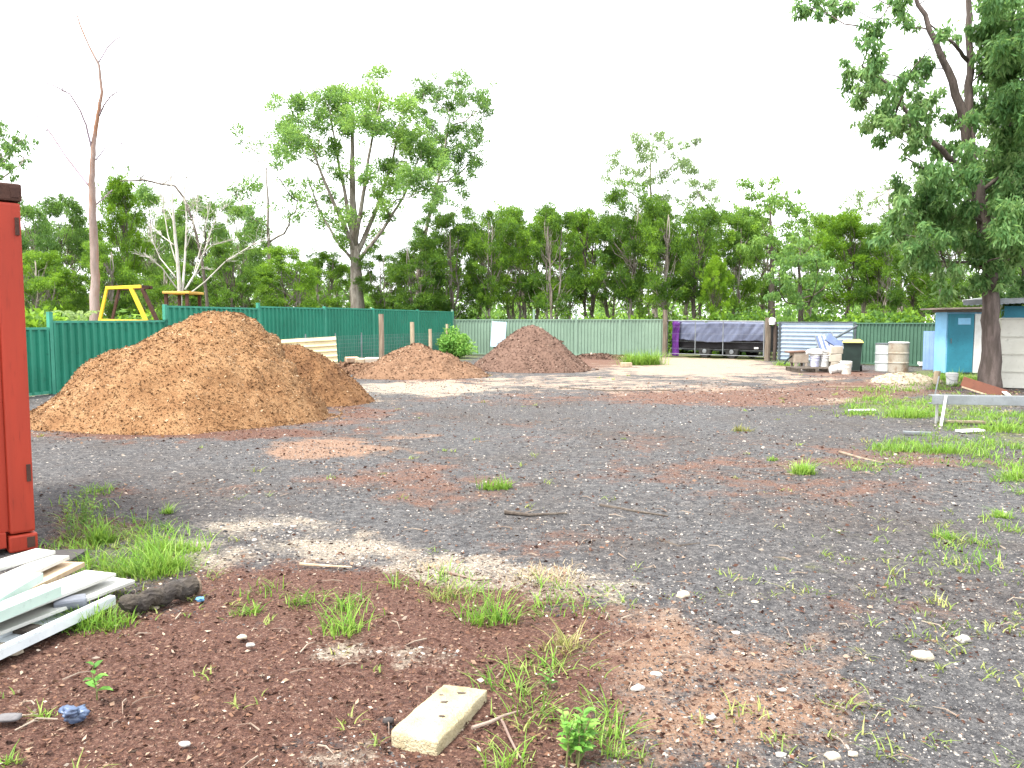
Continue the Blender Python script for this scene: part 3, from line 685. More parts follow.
cap = GATE1 + Vector((.12, -.22, 1.62)); m_white = M('white_plastic', (.66, .66, .65), (.58, .57, .55), 6, .5, .03, dirt=(.45, .40, .34), dirt_amt=.32)
tag(MB().lathe([(.13, -.13), (.15, 0), (.14, .09), (.09, .15), (.03, .17)], cap, 16).build('post_cap', m_white, origin=cap), 'white rounded cap hanging by the top of the right gate post', 'cap')
# trailer behind the gate
gd = (gr_ - gl).normalized(); gn = Vector((-gd.y, gd.x, 0))
tc_ = gl.lerp(gr_, .505) + gn * 1.45
RT = Matrix.Translation(tc_) @ Matrix.Rotation(math.atan2(gd.y, gd.x), 4, 'Z')
m_black = M('black_canvas', (.010, .0095, .012), (.014, .013, .016), 3, .75, .15, 15)
m_tyre = M('tyre_rubber', (.02, .02, .02), (.03, .03, .03), 12, .9, .2)
tr = thing('trailer', 'black sided box trailer standing behind the farm gate', 'trailer', tc_)
MB().box((0, 0, .93), (4.45, 1.9, 1.0), None, .03).xf(RT).build('box_body', m_black, tr)
MB().box((0, 0, .36), (4.2, 1.5, .08), None, .01).box((-2.6, 0, .36), (1.1, .1, .1)).xf(RT).build('chassis', MATS['dark_rail'], tr)
for sx in (-.42, .42):
    for sy in (-.85, .85):
        w_ = MB().lathe([(.16, -.09), (.27, -.1), (.31, -.06), (.31, .06), (.27, .1), (.16, .09)], (0, 0, 0), 20)
        m4 = RT @ Matrix.Translation((sx * 1.6 - .1, sy, .31)) @ Matrix.Rotation(R(90), 4, 'X'); w_.xf(m4); wo = w_.build('wheel', m_tyre, tr)
        MB().lathe([(.0, -.108), (.07, -.104), (.10, -.100), (.10, .100), (.07, .104), (.0, .108)], (0, 0, 0), 16).xf(m4).build('rim', m_steel, wo)
for sx in (1.75,): MB().box((sx, -.955, .50), (.2, .03, .08), None, .005).xf(RT).build('reflector', m_white, tr)
# draped tarpaulin with folds
def drape(name, mat, label, cat, x0, x1, zt, drop, ytop, yfront, fold, seed, sag=.12, tilt=0.0, nx=90):
    V, Q = [], []; rows = []
    prof = []
    nback, nf = 14, 22
    for i in range(nx + 1):
        x = x0 + (x1 - x0) * i / nx; row = []
        for j in range(nback + nf + 1):
            if j <= nback: y = yfront + (ytop) * (1 - j / nback); z = zt + .03 * math.sin(x * 2 + 1)
            else:
                t = (j - nback) / nf; dr = drop * (1 + sag * math.sin(x * 1.7 + seed) + .05 * noise.noise(Vector((x * 3, seed, 0))))
                y = yfront - .04 * t; z = zt - dr * t + .02 * math.sin(x * 2 + 1) * (1 - t)
            p = Vector((x * 2.2 + (zt - z) * tilt, z * .8, seed))
            fo = fold * (noise.noise(p) + .6 * noise.noise(p * 2.3) + .5 * abs(noise.noise(p * 1.3 + Vector((9, 0, 0)))))
            sc = 1 if j > nback else .6
            if j > nback: y -= abs(fo) * sc + .02
            else: z += fo * .5
            row.append(RT @ Vector((x, y, z)))
        rows.append(row)
    k = len(rows[0]); V = [p for r_ in rows for p in r_]
    Q = [(i * k + j, (i + 1) * k + j, (i + 1) * k + j + 1, i * k + j + 1) for i in range(nx) for j in range(k - 1)]
    m = MB().add(V, Q); o = m.build(name, mat, origin=tc_, smooth=True)
    md = o.modifiers.new('thickness', 'SOLIDIFY'); md.thickness = .008
    return tag(o, label, cat)
m_tarp = M('blue_grey_tarp', (.10, .115, .175), (.08, .092, .145), 2, .5, .25, 12, spec=.4)
m_purple = M('purple_cloth', (.085, .015, .15), (.05, .010, .095), 4, .8, .3, 25)
drape('tarpaulin', m_tarp, 'blue grey tarpaulin draped over the top of the black trailer', 'tarpaulin', -2.12, 2.30, 1.58, .82, 1.9, -1.0, .11, 2.0, .06, 1.2)
drape('purple_cloth', m_purple, 'purple cloth hanging over the left end of the black trailer', 'cloth', -2.30, -1.92, 1.62, 1.42, 1.2, -1.14, .16, 5.0, .10, .2, 40)

# ------------------------------------------------------------------ junk by the iron panel
def gp(px, py): return atz(px, py)
# wheeled bin
b0 = gp(852, 371.5); b0.z = 0
wb_ = thing('wheeled_bin', 'dark wheeled bin with a yellow lid before the green fence', 'bin', b0)
def taper(c, w0, d0, w1, d1, z0, z1):
    v = [(c.x + sx * w / 2, c.y + sy * d / 2, z) for z, w, d in ((z0, w0, d0), (z1, w1, d1)) for sx, sy in ((-1, -1), (1, -1), (1, 1), (-1, 1))]
    return v, [(3, 2, 1, 0), (4, 5, 6, 7), (0, 1, 5, 4), (1, 2, 6, 5), (2, 3, 7, 6), (3, 0, 4, 7)]
m_bin = M('bin_green', (.018, .035, .030), (.014, .026, .023), 4, .5, .05)
bb = MB(); bb.add(*taper(b0, .46, .50, .56, .66, .05, .93)); bb.box(b0 + Vector((0, 0, .91)), (.60, .70, .05), None, .012); bb.build('body', m_bin, wb_)
ld = MB(); ld.add(*taper(b0 + Vector((0, -.01, 0)), .63, .76, .56, .62, .945, .99)); ld.add(*taper(b0 + Vector((0, -.01, 0)), .56, .62, .40, .44, .99, 1.04)); ld.build('lid', M('yellow_plastic', (.72, .56, .10), (.66, .50, .10), 4, .5, .03), wb_)
for s in (-1, 1):
    w_ = MB().lathe([(.03, -.03), (.1, -.03), (.1, .03), (.03, .03)], (0, 0, 0), 16).xf(Matrix.Translation(b0 + Vector((s * .27, .24, .1))) @ Matrix.Rotation(R(90), 4, 'Y')); w_.build('wheel', m_tyre, wb_)
MB().tube([b0 + Vector((-.25, .37, .97)), b0 + Vector((.25, .37, .97))], .018, 8).build('handle', m_bin, wb_)
wb_.rotation_euler.z = R(-23)
# drums
def drum(px, py, r, h, mat, lidmat, label, lidh=.0):
    c = gp(px, py); c.z = 0; c.y += r; d = thing('steel_drum', label, 'drum', c)
    pr = [(r * .97, 0), (r, .02)]
    for z in (.33, .66): pr += [(r, h * z - .03), (r * 1.035, h * z - .012), (r * 1.035, h * z + .012), (r, h * z + .03)]
    pr += [(r, h - .02), (r * 1.02, h - .01), (r * 1.02, h), (r * .95, h), (r * .95, h - .03)]
    MB().lathe(pr, c, 28).build('shell', mat, d)
    MB().lathe([(r * 1.04, h + .002), (r * 1.04, h + .03 + lidh), (r * .9, h + .04 + lidh)], c, 28).build('lid', lidmat, d)
drum(889, 372, .30, .88, M('white_drum', (.46, .50, .50), (.37, .40, .40), 3, .5, .05, dirt=(.26, .22, .18), dirt_amt=.4), MATS['dark_rail'], 'pale grey white drum with a dark lid, left of the stained drum')
drum(902.5, 373, .30, .93, M('stained_drum', (.34, .31, .26), (.25, .21, .16), 3, .7, .1, dirt=(.18, .11, .07), dirt_amt=.5), m_white, 'stained beige drum with a white lid, right of the pale drum')
# box on legs
c0 = gp(800, 367.5); c0.z = 0
bx = thing('timber_box', 'weathered grey brown box on short legs with a rusty board on top', 'box', c0)
MB().box(c0 + Vector((.06, .3, .34)), (.52, .5, .36), None, .015).build('box_body', M('grey_box', (.34, .29, .24), (.25, .20, .16), 3, .9, .3), bx)
MB().box(c0 + Vector((-.05, .3, .55)), (.66, .55, .05), Matrix.Rotation(R(-3), 3, 'Y'), .01).build('top_board', M('rusty_board', (.17, .10, .07), (.11, .065, .05), 3, .9, .3), bx)
for sx in (-.12, .24):
    for sy in (.1, .5): MB().box(c0 + Vector((sx, sy, .085)), (.08, .08, .17)).build('leg', MATS['grey_box'], bx)
MB().tube([c0 + Vector((-.48, .25, .10)), c0 + Vector((-.36, .25, .28)), c0 + Vector((-.16, .25, .42))], .03, 8).build('handle', m_bin, bx)
# pallet
c0 = gp(817, 372.5); c0.z = 0
pl = thing('pallet', 'dark timber pallet under the buckets and the white sack', 'pallet', c0)
for j in range(6): MB().box(c0 + Vector((0, .1 + j * .2, .12)), (1.25, .13, .025)).build('deck_board', m_bark, pl)
for sx in (-.55, 0, .55): MB().box(c0 + Vector((sx, .6, .053)), (.09, 1.15, .1)).build('bearer', m_bark, pl)
def bucket(px, py, z, r, h, mat, label, lie=None, dy=.2):
    c = gp(px, py); c = Vector((c.x, c.y + dy, z)); root = thing('bucket', label, 'bucket', c)
    rot = Matrix.Translation(c) @ (lie or Matrix.Identity(4))
    MB().lathe([(r * .86, 0), (r * .97, h * .85), (r * 1.05, h * .86), (r * 1.05, h * .92), (r, h * .93), (r * 1.0, h), (r * .93, h), (r * .9, h * .7)], (0, 0, 0), 22).xf(rot).build('tub', mat, root)
    MB().lathe([(r * 1.06, h + .003), (r * 1.06, h + .03), (r * .9, h + .04)], (0, 0, 0), 22).xf(rot).build('lid', m_white, root)
    pts = [Vector((r * 1.06 * math.cos(a), r * .5 * 0 - r * 1.02 * math.sin(a), h * .8 - .10 * math.sin(a))) for a in np.linspace(0, math.pi, 9)]
    MB().tube(pts, .006, 5).xf(rot).build('handle', m_steel, root)
m_lav = M('pale_violet_plastic', (.52, .52, .68), (.44, .44, .60), 4, .5, .03)
bucket(817, 371, .135, .15, .34, m_lav, 'pale violet bucket on the pallet, left of its twin')
bucket(826.5, 371, .135, .15, .34, m_white, 'white bucket on the pallet beside the pale violet bucket')
lay_ = Matrix.Rotation(R(80), 4, 'Y') @ Matrix.Translation((-.14, 0, -.1))
bucket(834, 374, .0, .14, .34, m_white, 'white bucket lying on the ground before the block stack', lay_, 0)
bucket(845, 374, .0, .17, .36, M('cream_plastic', (.66, .63, .56), (.58, .54, .48), 4, .6, .05), 'cream bucket standing in front of the wheeled bin', None, -.05)
# white sack lying over the buckets
def lump(name, c, size, mat, label, cat, seed, rough=.22, parent=None, sub=4, rot=None):
    bm = bmesh.new(); bmesh.ops.create_icosphere(bm, subdivisions=sub, radius=1.0)
    m = rot or Matrix.Identity(3)
    for v in bm.verts:
        p = v.co.copy(); nn = 1 + rough * (noise.noise(p * 1.4 + Vector((seed, 0, 0))) + .5 * noise.noise(p * 3.5 + Vector((0, seed, 0))))
        q = Vector((math.copysign(abs(p.x) ** .75, p.x) * size[0], math.copysign(abs(p.y) ** .75, p.y) * size[1], math.copysign(abs(p.z) ** .8, p.z) * size[2])) * nn
        v.co = m @ q + Vector(c)
    bm.verts.index_update(); mb = MB().add([v.co for v in bm.verts], [[v.index for v in f.verts] for f in bm.faces]); bm.free()
    o = mb.build(name, mat, parent, origin=None if parent else c, smooth=True)
    return tag(o, label, cat) if label else o
c0 = gp(819, 371); lump('sack', (c0.x, c0.y + .25, .60), (.34, .22, .11), m_white, 'white plastic sack lying on the buckets', 'sack', 4)
# stack of concrete blocks
m_block = M('cream_concrete', (.56, .50, .42), (.46, .41, .34), 5, .9, .35, 50)
for i, lab in enumerate(('bottom cream concrete block of the stack beside the wheeled bin', 'middle cream concrete block of the stack beside the wheeled bin', 'topmost cream concrete block of the stack beside the wheeled bin')):
    c = gp(837, 371); c = Vector((c.x + (.02, -.03, .0)[i], c.y + .2, .16 + i * .262))
    tag(MB().box(c, (.40, .30, .25), Matrix.Rotation(R((4, -5, 2)[i]), 3, 'Z'), .012).build('concrete_block', m_block, origin=c - Vector((0, 0, .125))), lab, 'block')
# striped chair bag and dark drum behind
c0 = gp(827, 370); c0.y += .95; c0.x += .62; c0.z = 0
sb_ = thing('folded_chair', 'folded garden chair with blue and white striped fabric among the junk', 'chair', c0)
m_blue = M('blue_fabric', (.16, .21, .36), (.12, .16, .29), 4, .8, .1); rotc = Matrix.Rotation(R(-18), 4, 'X') @ Matrix.Rotation(R(-12), 4, 'Y')
for i in range(7):
    MB().box((-.24 + i * .08, 0, .80), (.078, .03, .85), None, .003).xf(Matrix.Translation(c0) @ rotc).build('fabric_stripe', m_white if i % 2 else m_blue, sb_)
for s in (-1, 1): MB().tube([(s * .31, .0, 0), (s * .31, 0, 1.28)], .02, 8).xf(Matrix.Translation(c0) @ rotc).build('frame_tube', m_steel, sb_)
c1 = c0 + Vector((.15, .0, 0)); 
pb = MB().box((0, 0, .0), (.62, .06, .30), None, .01).xf(Matrix.Translation(c1 + Vector((-.22, -.05, .93))) @ Matrix.Rotation(R(32), 4, 'Y') @ Matrix.Rotation(R(-25), 4, 'X'))
tag(pb.build('blue_board', m_blue, origin=c1), 'blue board tilted on top of the folded striped chair', 'board')
tag(MB().lathe([(.20, 0), (.22, .02), (.24, .62), (.25, .63), (.25, .68), (.22, .68), (.2, .4)], c1 + Vector((.15, -.45, 0)), 20).build('black_tub', m_bin, origin=c1 + Vector((.15, -.45, 0))), 'black tub between the striped chair and the block stack', 'tub')

# scrap before the blue sheet
c0 = gp(925, 367); c0.z = 0
sc_ = thing('plastic_crate', 'low white broken crate of scrap beside the blue sheet', 'crate', c0)
MB().box(c0 + Vector((0, 0, .06)), (.62, .42, .03), Matrix.Rotation(R(8), 3, 'Z')).build('floor', m_white, sc_)
for dx, dy, sx, sy in ((-.3, 0, .03, .42), (.3, 0, .03, .42), (0, -.2, .6, .03), (0, .2, .6, .03)): MB().box(c0 + Vector((dx, dy, .13)), (sx, sy, .14), Matrix.Rotation(R(8), 3, 'Z')).build('side', m_white if dx < 0.1 else MATS['dark_rail'], sc_)
lump('scrap_bag', (c0.x + .1, c0.y, .25), (.24, .16, .08), m_black, 'crumpled black bag lying in the broken white crate', 'bag', 8, .35)
# blue sheet
bsx = MB().corr((0, 0), (.62, 0), 0, 1.3, .12, .01); a0 = at(921, 367, 27.0)
bsx.xf(Matrix.Translation(Vector((a0.x, 26.9, 0))) @ Matrix.Rotation(R(-24), 4, 'Z') @ Matrix.Rotation(R(-5), 4, 'X'))
tag(bsx.build('blue_sheet', M('blue_sheet_metal', (.19, .29, .50), (.15, .23, .42), 2, .55, .05), origin=(a0.x, 26.9, 0)), 'blue metal sheet leaning on the fence beside the blue shed', 'metal sheet')

# ------------------------------------------------------------------ blue cupboard shed
m_lblue = M('light_blue_paint', (.24, .50, .74), (.20, .42, .64), 2, .6, .08, 15, dirt=(.20, .30, .36), dirt_amt=.35)
m_tdoor = M('teal_blue_paint', (.03, .20, .28), (.025, .165, .235), 2, .55, .08, 15, dirt=(.06, .15, .17), dirt_amt=.4)
X0, X1, Y0, Y1, Hs = 13.28, 14.10, 24.5, 25.15, 1.92
s_ = thing('cupboard_shed', 'small blue cupboard shed with a teal door under a flat board roof', 'shed', (X0, Y0, 0))
MB().box(((X0 + X1 + .3) / 2, (Y0 + Y1) / 2 + .02, Hs / 2 + .02), (X1 + .3 - X0, Y1 - Y0, Hs - .04)).build('wall', m_lblue, s_)
dr = MB().box(((X0 + X1) / 2 + .02, Y0 - .005, Hs / 2), (X1 - X0 - .05, .05, Hs - .14), None, .006).build('door', m_tdoor, s_)
MB().box(((X0 + X1) / 2 + .1, Y0 - .04, Hs - .3), (.38, .02, .2), None, .004).build('vent', m_lblue, dr)
MB().tube([(X0 + .12, Y0 - .06, .95), (X0 + .12, Y0 - .06, 1.1)], .014, 6).build('handle', MATS['dark_rail'], dr)
MB().box((X1 + .16, Y0 - .02, .95), (.28, .04, 1.8), None, .005).build('side_panel', m_white, s_)
MB().box(((X0 + X1) / 2 + .15, (Y0 + Y1) / 2 - .1, Hs + .10), (1.9, 1.3, .05), Matrix.Rotation(R(-1.2), 3, 'Y')).box(((X0 + X1) / 2 + .25, (Y0 + Y1) / 2, Hs + .02), (1.45, .9, .08)).build('roof', M('roof_board', (.20, .16, .14), (.12, .10, .09), 2, .9, .2), s_)

# ------------------------------------------------------------------ shed on the right
X0, Y0 = 11.78, 19.3
SHED0 = (X0, Y0)
sd = thing('lean_to_shed', 'pale walled shed with a low skillion roof at the right edge', 'shed', (X0, Y0, 0))
m_wall = M('pale_fibro', (.60, .59, .53), (.52, .51, .45), 1.2, .85, .1, 20, dirt=(.33, .33, .27), dirt_amt=.42)
MB().box((X0 + 2.4, Y0 + 1.5, .86), (4.8, 3.0, 1.68)).build('wall', m_wall, sd)
MB().box((X0 + 2.4, Y0 + 1.5, 1.84), (4.7, 2.9, .28)).build('wall_top', m_tdoor, sd)
MB().corr((X0 - .75, Y0 + 3.1), (X0 + 5.0, Y0 + 3.1), 0, 3.7, .12, .025).xf(
    Matrix.Translation((X0, Y0 - .45, 2.02)) @ Matrix.Rotation(R(-2.0), 4, 'Y') @ Matrix.Rotation(R(-88), 4, 'X') @ Matrix.Translation((-X0, -Y0 - 3.1, 0))).build('roof', m_galv, sd)
MB().bar((X0 - .82, Y0 - .5, 2.06), (X0 + 5, Y0 - .5, 2.26), .05, .12).build('gutter', m_steel, sd)
for i in range(4): MB().bar((X0 - .1, Y0 - .03, .42 + i * .42), (X0 + 4.7, Y0 - .03, .42 + i * .42), .012, .02).build('batten', m_wall, sd)
for i, (dx, w, mt_, lab) in enumerate(((-.55, .55, m_white, 'bright white offcut lying on the front edge of the shed roof'), (.2, .9, m_galv, 'grey sheet offcut lying behind the white one on the shed roof'))):
    c = Vector((dx, .2 + i * .6, 0)); c.rotate(Matrix.Rotation(R(-30), 3, 'Z')); c += Vector((X0, Y0, 2.14 + .035 * dx + .03))
    tag(MB().box(c, (w, .3, .05), Matrix.Rotation(R(-6), 3, 'Y') @ Matrix.Rotation(R(12), 3, 'Z'), .006).build('roof_offcut', mt_, origin=c), lab, 'offcut')

sd.rotation_euler.z = R(-30)
# ------------------------------------------------------------------ steel beam on legs, stump, planks
lg = gp(938, 426); bA = Vector((lg.x - .08, lg.y + .05, .40)); bB = Vector((lg.x + 3.1, lg.y - .5, .40))
be = thing('steel_beam', 'grey galvanised steel channel raised on white angled legs at the right', 'beam', (lg.x, lg.y, 0))
dv = (bB - bA).normalized(); nn_ = Vector((-dv.y, dv.x, 0))
ch = MB(); ch.bar(bA, bB, .012, .13); ch.bar(bA + nn_ * .1 + up * .063, bB + nn_ * .1 + up * .063, .2, .012); ch.bar(bA + nn_ * .1 - up * .063, bB + nn_ * .1 - up * .063, .2, .012)
ch.build('channel', m_steel, be)
for t_ in (.05, .9):
    p = bA.lerp(bB, t_)
    for s in (-.05, .24): MB().bar(Vector((p.x - (.06 if s < 0 else -.02), p.y + s - .02, .0)), Vector((p.x + .02, p.y + (.0 if s < 0 else s) - .03, .47)), .032, .032, .004, up=(1, 0, 0)).build('leg', m_white, be)
c = gp(936.5, 384); tag(MB().tube([Vector((c.x, c.y, -.1)), Vector((c.x, c.y, .2)), Vector((c.x + .01, c.y, .34))], [.085, .08, .075], 12, jit=.06).build('timber_stump', m_woodpale, origin=c), 'short pale timber stump left of the white bucket', 'stump')
c = gp(933, 402); tag(MB().tube([Vector((c.x, c.y, -.05)), Vector((c.x + .06, c.y, .30)), Vector((c.x + .10, c.y, .52))], .014, 6).build('thin_stake', m_steel, origin=c), 'thin grey stake in the grass behind the end of the steel beam', 'stake')
bucket(956, 386, .0, .14, .28, m_white, 'white bucket in the grass between the stump and the brown board')
pa, pb_ = at(962, 381, 17.9), at(1006, 395, 17.5)
bd = thing('timber_board', 'reddish brown board lying tilted before the tree trunk', 'board', (pa.x, pa.y, 0))
MB().bar(pa, pb_, .03, .22, .004, up=(0, .3, .95)).build('plank', M('red_brown_board', (.15, .055, .03), (.11, .04, .025), 2, .7, .15), bd)
MB().bar(pa + Vector((-.02, -.03, -.125)), pb_ + Vector((-.02, -.03, -.125)), .05, .035).build('edge_batten', m_woodpale, bd)
pa, pb_ = at(1003, 391, 17.6), at(1018, 403, 16.6); tag(MB().bar(pa, pb_, .09, .025, .004).build('white_strip', m_white, origin=pa), 'white strip of timber lying beyond the steel beam', 'timber strip')
for i, (px, py, w, d, mt_, lab) in enumerate(((966, 424, .55, .16, m_woodpale, 'tan offcut on the ground beneath the steel beam'), (970, 433, .4, .14, m_white, 'white offcut on the ground in front of the steel beam'), (917, 435, .36, .07, m_steel, 'flat grey strip on the gravel left of the beam leg'), (862, 412, .5, .05, m_white, 'thin pale batten on the ground far in front of the wheeled bin'), (845, 388, .9, .07, m_wood, 'long weathered plank on the ground near the junk'))):
    c = gp(px, py); c.z = .035
    tag(MB().box(c, (w, d, .03), Matrix.Rotation(R((-8, 15, -20, 6, -4)[i]), 3, 'Z'), .004).build('offcut', mt_, origin=c), lab, 'offcut')

# ------------------------------------------------------------------ red container
u_, v_ = Vector((-.7071, -.7071, 0)), Vector((-.7071, .7071, 0)); c0 = atz(37, 549.0)
c0.z = 0
CM = Matrix((( u_.x, v_.x, 0, c0.x), (u_.y, v_.y, 0, c0.y), (0, 0, 1, 0.0), (0, 0, 0, 1)))
m_red = M('red_paint', (.33, .034, .016), (.26, .028, .014), 4, .55, .12, 12, dirt=(.20, .045, .025), dirt_amt=.44, stretch=(1, 1, .12))
m_rust = M('rusty_steel', (.075, .035, .025), (.05, .025, .02), 6, .9, .3)
ct = thing('shipping_container', 'red steel shipping container at the left edge of the yard', 'container', c0)
Lc, Wc, Hc = 6.06, 2.44, 2.54
w_ = MB(); w_.corr((.16, .03), (Lc - .16, .03), .15, Hc - .10, .28, .036).corr((Lc - .16, Wc - .03), (.16, Wc - .03), .15, Hc - .10, .28, .036)
w_.box((.03, Wc / 2, Hc / 2), (.03, Wc - .3, Hc - .25)); w_.box((Lc - .03, Wc / 2, Hc / 2), (.03, Wc - .3, Hc - .25)); w_.box((Lc / 2, Wc / 2, Hc - .02), (Lc - .2, Wc - .2, .02)); w_.box((Lc / 2, Wc / 2, .14), (Lc - .2, Wc - .2, .05))
w_.xf(CM).build('wall', m_red, ct)
for y in (.05, Wc - .05):
    for z in (.095, Hc - .06): MB().box((Lc / 2, y, z), (Lc - .36, .08, .11), None, .006).xf(CM).build('rail', m_red, ct)
for x in (.08, Lc - .08):
    for y in (.075, Wc - .075):
        MB().box((x, y, Hc / 2), (.158, .148, Hc - .26), None, .018).xf(CM).build('corner_post', m_red, ct)
        for z in (.0605, Hc - .0605):
            cs = MB().box((x, y, z), (.178, .162, .119), None, .014).xf(CM).build('corner_casting', m_red if z < 1 else m_rust, ct)
            MB().box((x + (-.045 if x < 1 else .045), y + (-.0825 if y < 1 else .0825), z), (.05, .006, .075), None, .0025).xf(CM).build('lock_hole', m_rust, cs)
for z in (.55, 2.25): MB().box((.03, -.004, z), (.025, .012, .12)).xf(CM).build('hinge', m_rust, ct)
yb = MB().box((1.62, .40, Hc + .03), (2.9, .6, .04), None, .006).xf(CM)  # added yellow sheet, its colour paints the lit top edge of the container
tag(yb.build('lit_roof_strip', M('lit_roof_strip', (.62, .52, .22), (.52, .42, .18), 2, .7, .1), origin=CM @ Vector((1.4, .35, Hc))), 'yellowish strip added on the roof of the red container as its lit top edge', 'board')

# ------------------------------------------------------------------ stacked metal and board lengths, left foreground
m_offw = M('offwhite_paint', (.50, .50, .47), (.41, .41, .38), 3, .55, .06, 25, dirt=(.36, .30, .22), dirt_amt=.33)
m_mint = M('mint_paint', (.40, .50, .45), (.34, .43, .39), 3, .5, .05, 25, dirt=(.30, .30, .24), dirt_amt=.3)
m_greyb = M('pale_grey_paint', (.60, .64, .66), (.50, .54, .57), 3, .45, .05, 25, dirt=(.30, .28, .24), dirt_amt=.3)
m_tan = M('tan_board', (.50, .38, .25), (.40, .29, .19), 3, .8, .1, stretch=(1, 6, 1))
def length(kind, a, b, z, w, h, mat, label, back=1.3):
    pa, pb_ = atz(*a, z), atz(*b, z); d = (pb_ - pa).normalized(); pa = pa - d * back
    m = MB(); sd_ = Vector((d.y, -d.x, 0))
    if kind == 'board': m.bar(pa, pb_, w, h, .004)
    elif kind == 'tube':
        for s in (-1, 1): m.bar(pa + sd_ * s * (w / 2 - .004), pb_ + sd_ * s * (w / 2 - .004), .008, h)
        m.bar(pa + up * (h / 2 - .003), pb_ + up * (h / 2 - .003), w - .018, .006); m.bar(pa - up * (h / 2 - .003), pb_ - up * (h / 2 - .003), w - .018, .006)
    else:  # open channel, hollow upward
        m.bar(pa - up * h * .45, pb_ - up * h * .45, w - .012, .006)
        for s in (-1, 1): m.bar(pa + sd_ * s * w / 2, pb_ + sd_ * s * w / 2, .006, h); m.bar(pa + sd_ * s * (w / 2 - .018) + up * (h / 2 + .004), pb_ + sd_ * s * (w / 2 - .018) + up * (h / 2 + .004), .036, .005)
    o = m.build('building_length', mat, origin=(pa + pb_) / 2)
    o['group'] = 'metal and board lengths stacked by the container'
    return tag(o, label, 'board')
length('board', (0, 565), (46, 551), .20, .16, .022, m_offw, 'cream board, farthest of the stack, touching the foot of the container')
length('board', (0, 583), (58, 557), .175, .15, .024, m_offw, 'off white board second from the container in the stack')
length('tube', (0, 596), (32, 577), .205, .12, .045, m_mint, 'short mint white box section on top of the stack at the left edge')
length('board', (0, 600), (74, 564), .12, .14, .03, m_tan, 'tan timber board showing between the white lengths of the stack')
length('board', (0, 612), (101, 573), .13, .22, .020, m_offw, 'widest white board in the middle of the stack')
length('tube', (0, 612), (53, 590), .185, .11, .055, m_mint, 'mint green box section ending above the grey open channel')
length('board', (0, 627), (124, 580), .075, .17, .02, m_offw, 'longest white board, reaching farthest right in the stack')
length('channel', (0, 645), (100, 599), .05, .20, .045, m_greyb, 'pale grey open channel, lowest and nearest of the stack')
length('board', (-40, 620), (72, 552), .03, .22, .04, M('dark_board', (.06, .055, .055), (.04, .036, .036), 3, .8, .1), 'dark board poking out under the far side of the stack')
for i, (px, py) in enumerate(((6, 632), (52, 592))):
    c = gp(px, py); tag(MB().bar(c + Vector((-.5, .12, .03)), c + Vector((.25, -.1, .03)), .09, .05, .004).build('bearer', m_bark, origin=c), ('dark timber bearer under the near end of the stacked lengths', 'dark timber bearer under the middle of the stacked lengths')[i], 'timber')
pa, pb_ = atz(152, 596, .05), atz(80, 606, .03)
tag(MB().box(atz(70, 602, .09), (.16, .10, .05), Matrix.Rotation(R(30), 3, 'Z'), .015).build('metal_scrap', M('dull_metal', (.24, .26, .30), (.16, .17, .2), 4, .4, .1, metal=.5), origin=atz(70, 602, .06)), 'bent dull metal scrap lying in the grey channel', 'scrap')
# old log
a_, b_ = atz(122, 607, .06), atz(195, 586, .06); lgm = MB(); rl = np.random.default_rng(4)
N_ = 26; pts = [a_.lerp(b_, i / N_) + Vector((0, 0, .012 * math.sin(i * .8))) for i in range(N_ + 1)]
lgm.tube(pts, [.048 * (1 + .12 * noise.noise(Vector((i * .7, 0, 5)))) * (.75 if i in (0,) else 1) for i in range(N_ + 1)], 22, jit=.10)
lo = thing('old_log', 'short dark rotting log beside the wide grass patch', 'log', (a_.x, a_.y, 0)); lgm.build('bark', M('charred_bark', (.035, .03, .028), (.07, .058, .045), 8, .95, 1.0, 35, dirt=(.09, .085, .03), dirt_amt=.42), lo)
MB().lathe([(.0, 0), (.055, .0), (.05, .015), (.0, .018)], (0, 0, 0), 16).xf(Matrix.Translation(b_) @ (b_ - a_).to_track_quat('Z', 'Y').to_matrix().to_4x4()).build('cut_end', m_wood, lo)

# concrete block in the foreground
zb = .062; q = [atz(391.5, 727, zb), atz(444, 682, zb), atz(486, 687, zb), atz(437, 739, zb)]
bm = bmesh.new(); N_ = 22
def qp(s, t): return q[0].lerp(q[3], s).lerp(q[1].lerp(q[2], s), t)
grid = [[bm.verts.new(qp(i / N_, j / N_)) for j in range(N_ + 1)] for i in range(N_ + 1)]
for i in range(N_):
    for j in range(N_): bm.faces.new((grid[i][j], grid[i + 1][j], grid[i + 1][j + 1], grid[i][j + 1]))
cen = sum(q, Vector()) / 4; pits = ((.62, .82), (.45, .60), (.25, .72), (.70, .35)); rim = []
for i in range(N_ + 1):
    for j in range(N_ + 1):
        v = grid[i][j]; e = min(i, j, N_ - i, N_ - j)
        v.co.z += .004 * noise.noise(v.co * 22) + .002 * noise.noise(v.co * 60) - (.012 if e == 0 else .0045 if e == 1 else .001 if e == 2 else 0)
        if e == 0: v.co += (cen - v.co) * .012 + Vector(noise.random_vector()) * .0015
bnd = [grid[i][0] for i in range(N_)] + [grid[N_][j] for j in range(N_)] + [grid[i][N_] for i in range(N_, 0, -1)] + [grid[0][j] for j in range(N_, 0, -1)]
prev = bnd
for z in (.048, .028, .0, -.02):
    cur = [bm.verts.new(Vector((v.co.x, v.co.y, z)) + (v.co - cen).normalized() * .006 * Vector((1, 1, 0)).x + Vector((noise.noise(v.co * 30 + Vector((0, 0, z * 50))) * .004, noise.noise(v.co * 30 + Vector((7, 0, z * 50))) * .004, 0))) for v in bnd]
    for v in cur: v.co.z = z
    for i in range(len(bnd)): k2 = (i + 1) % len(bnd); bm.faces.new((prev[i], prev[k2], cur[k2], cur[i]))
    prev = cur
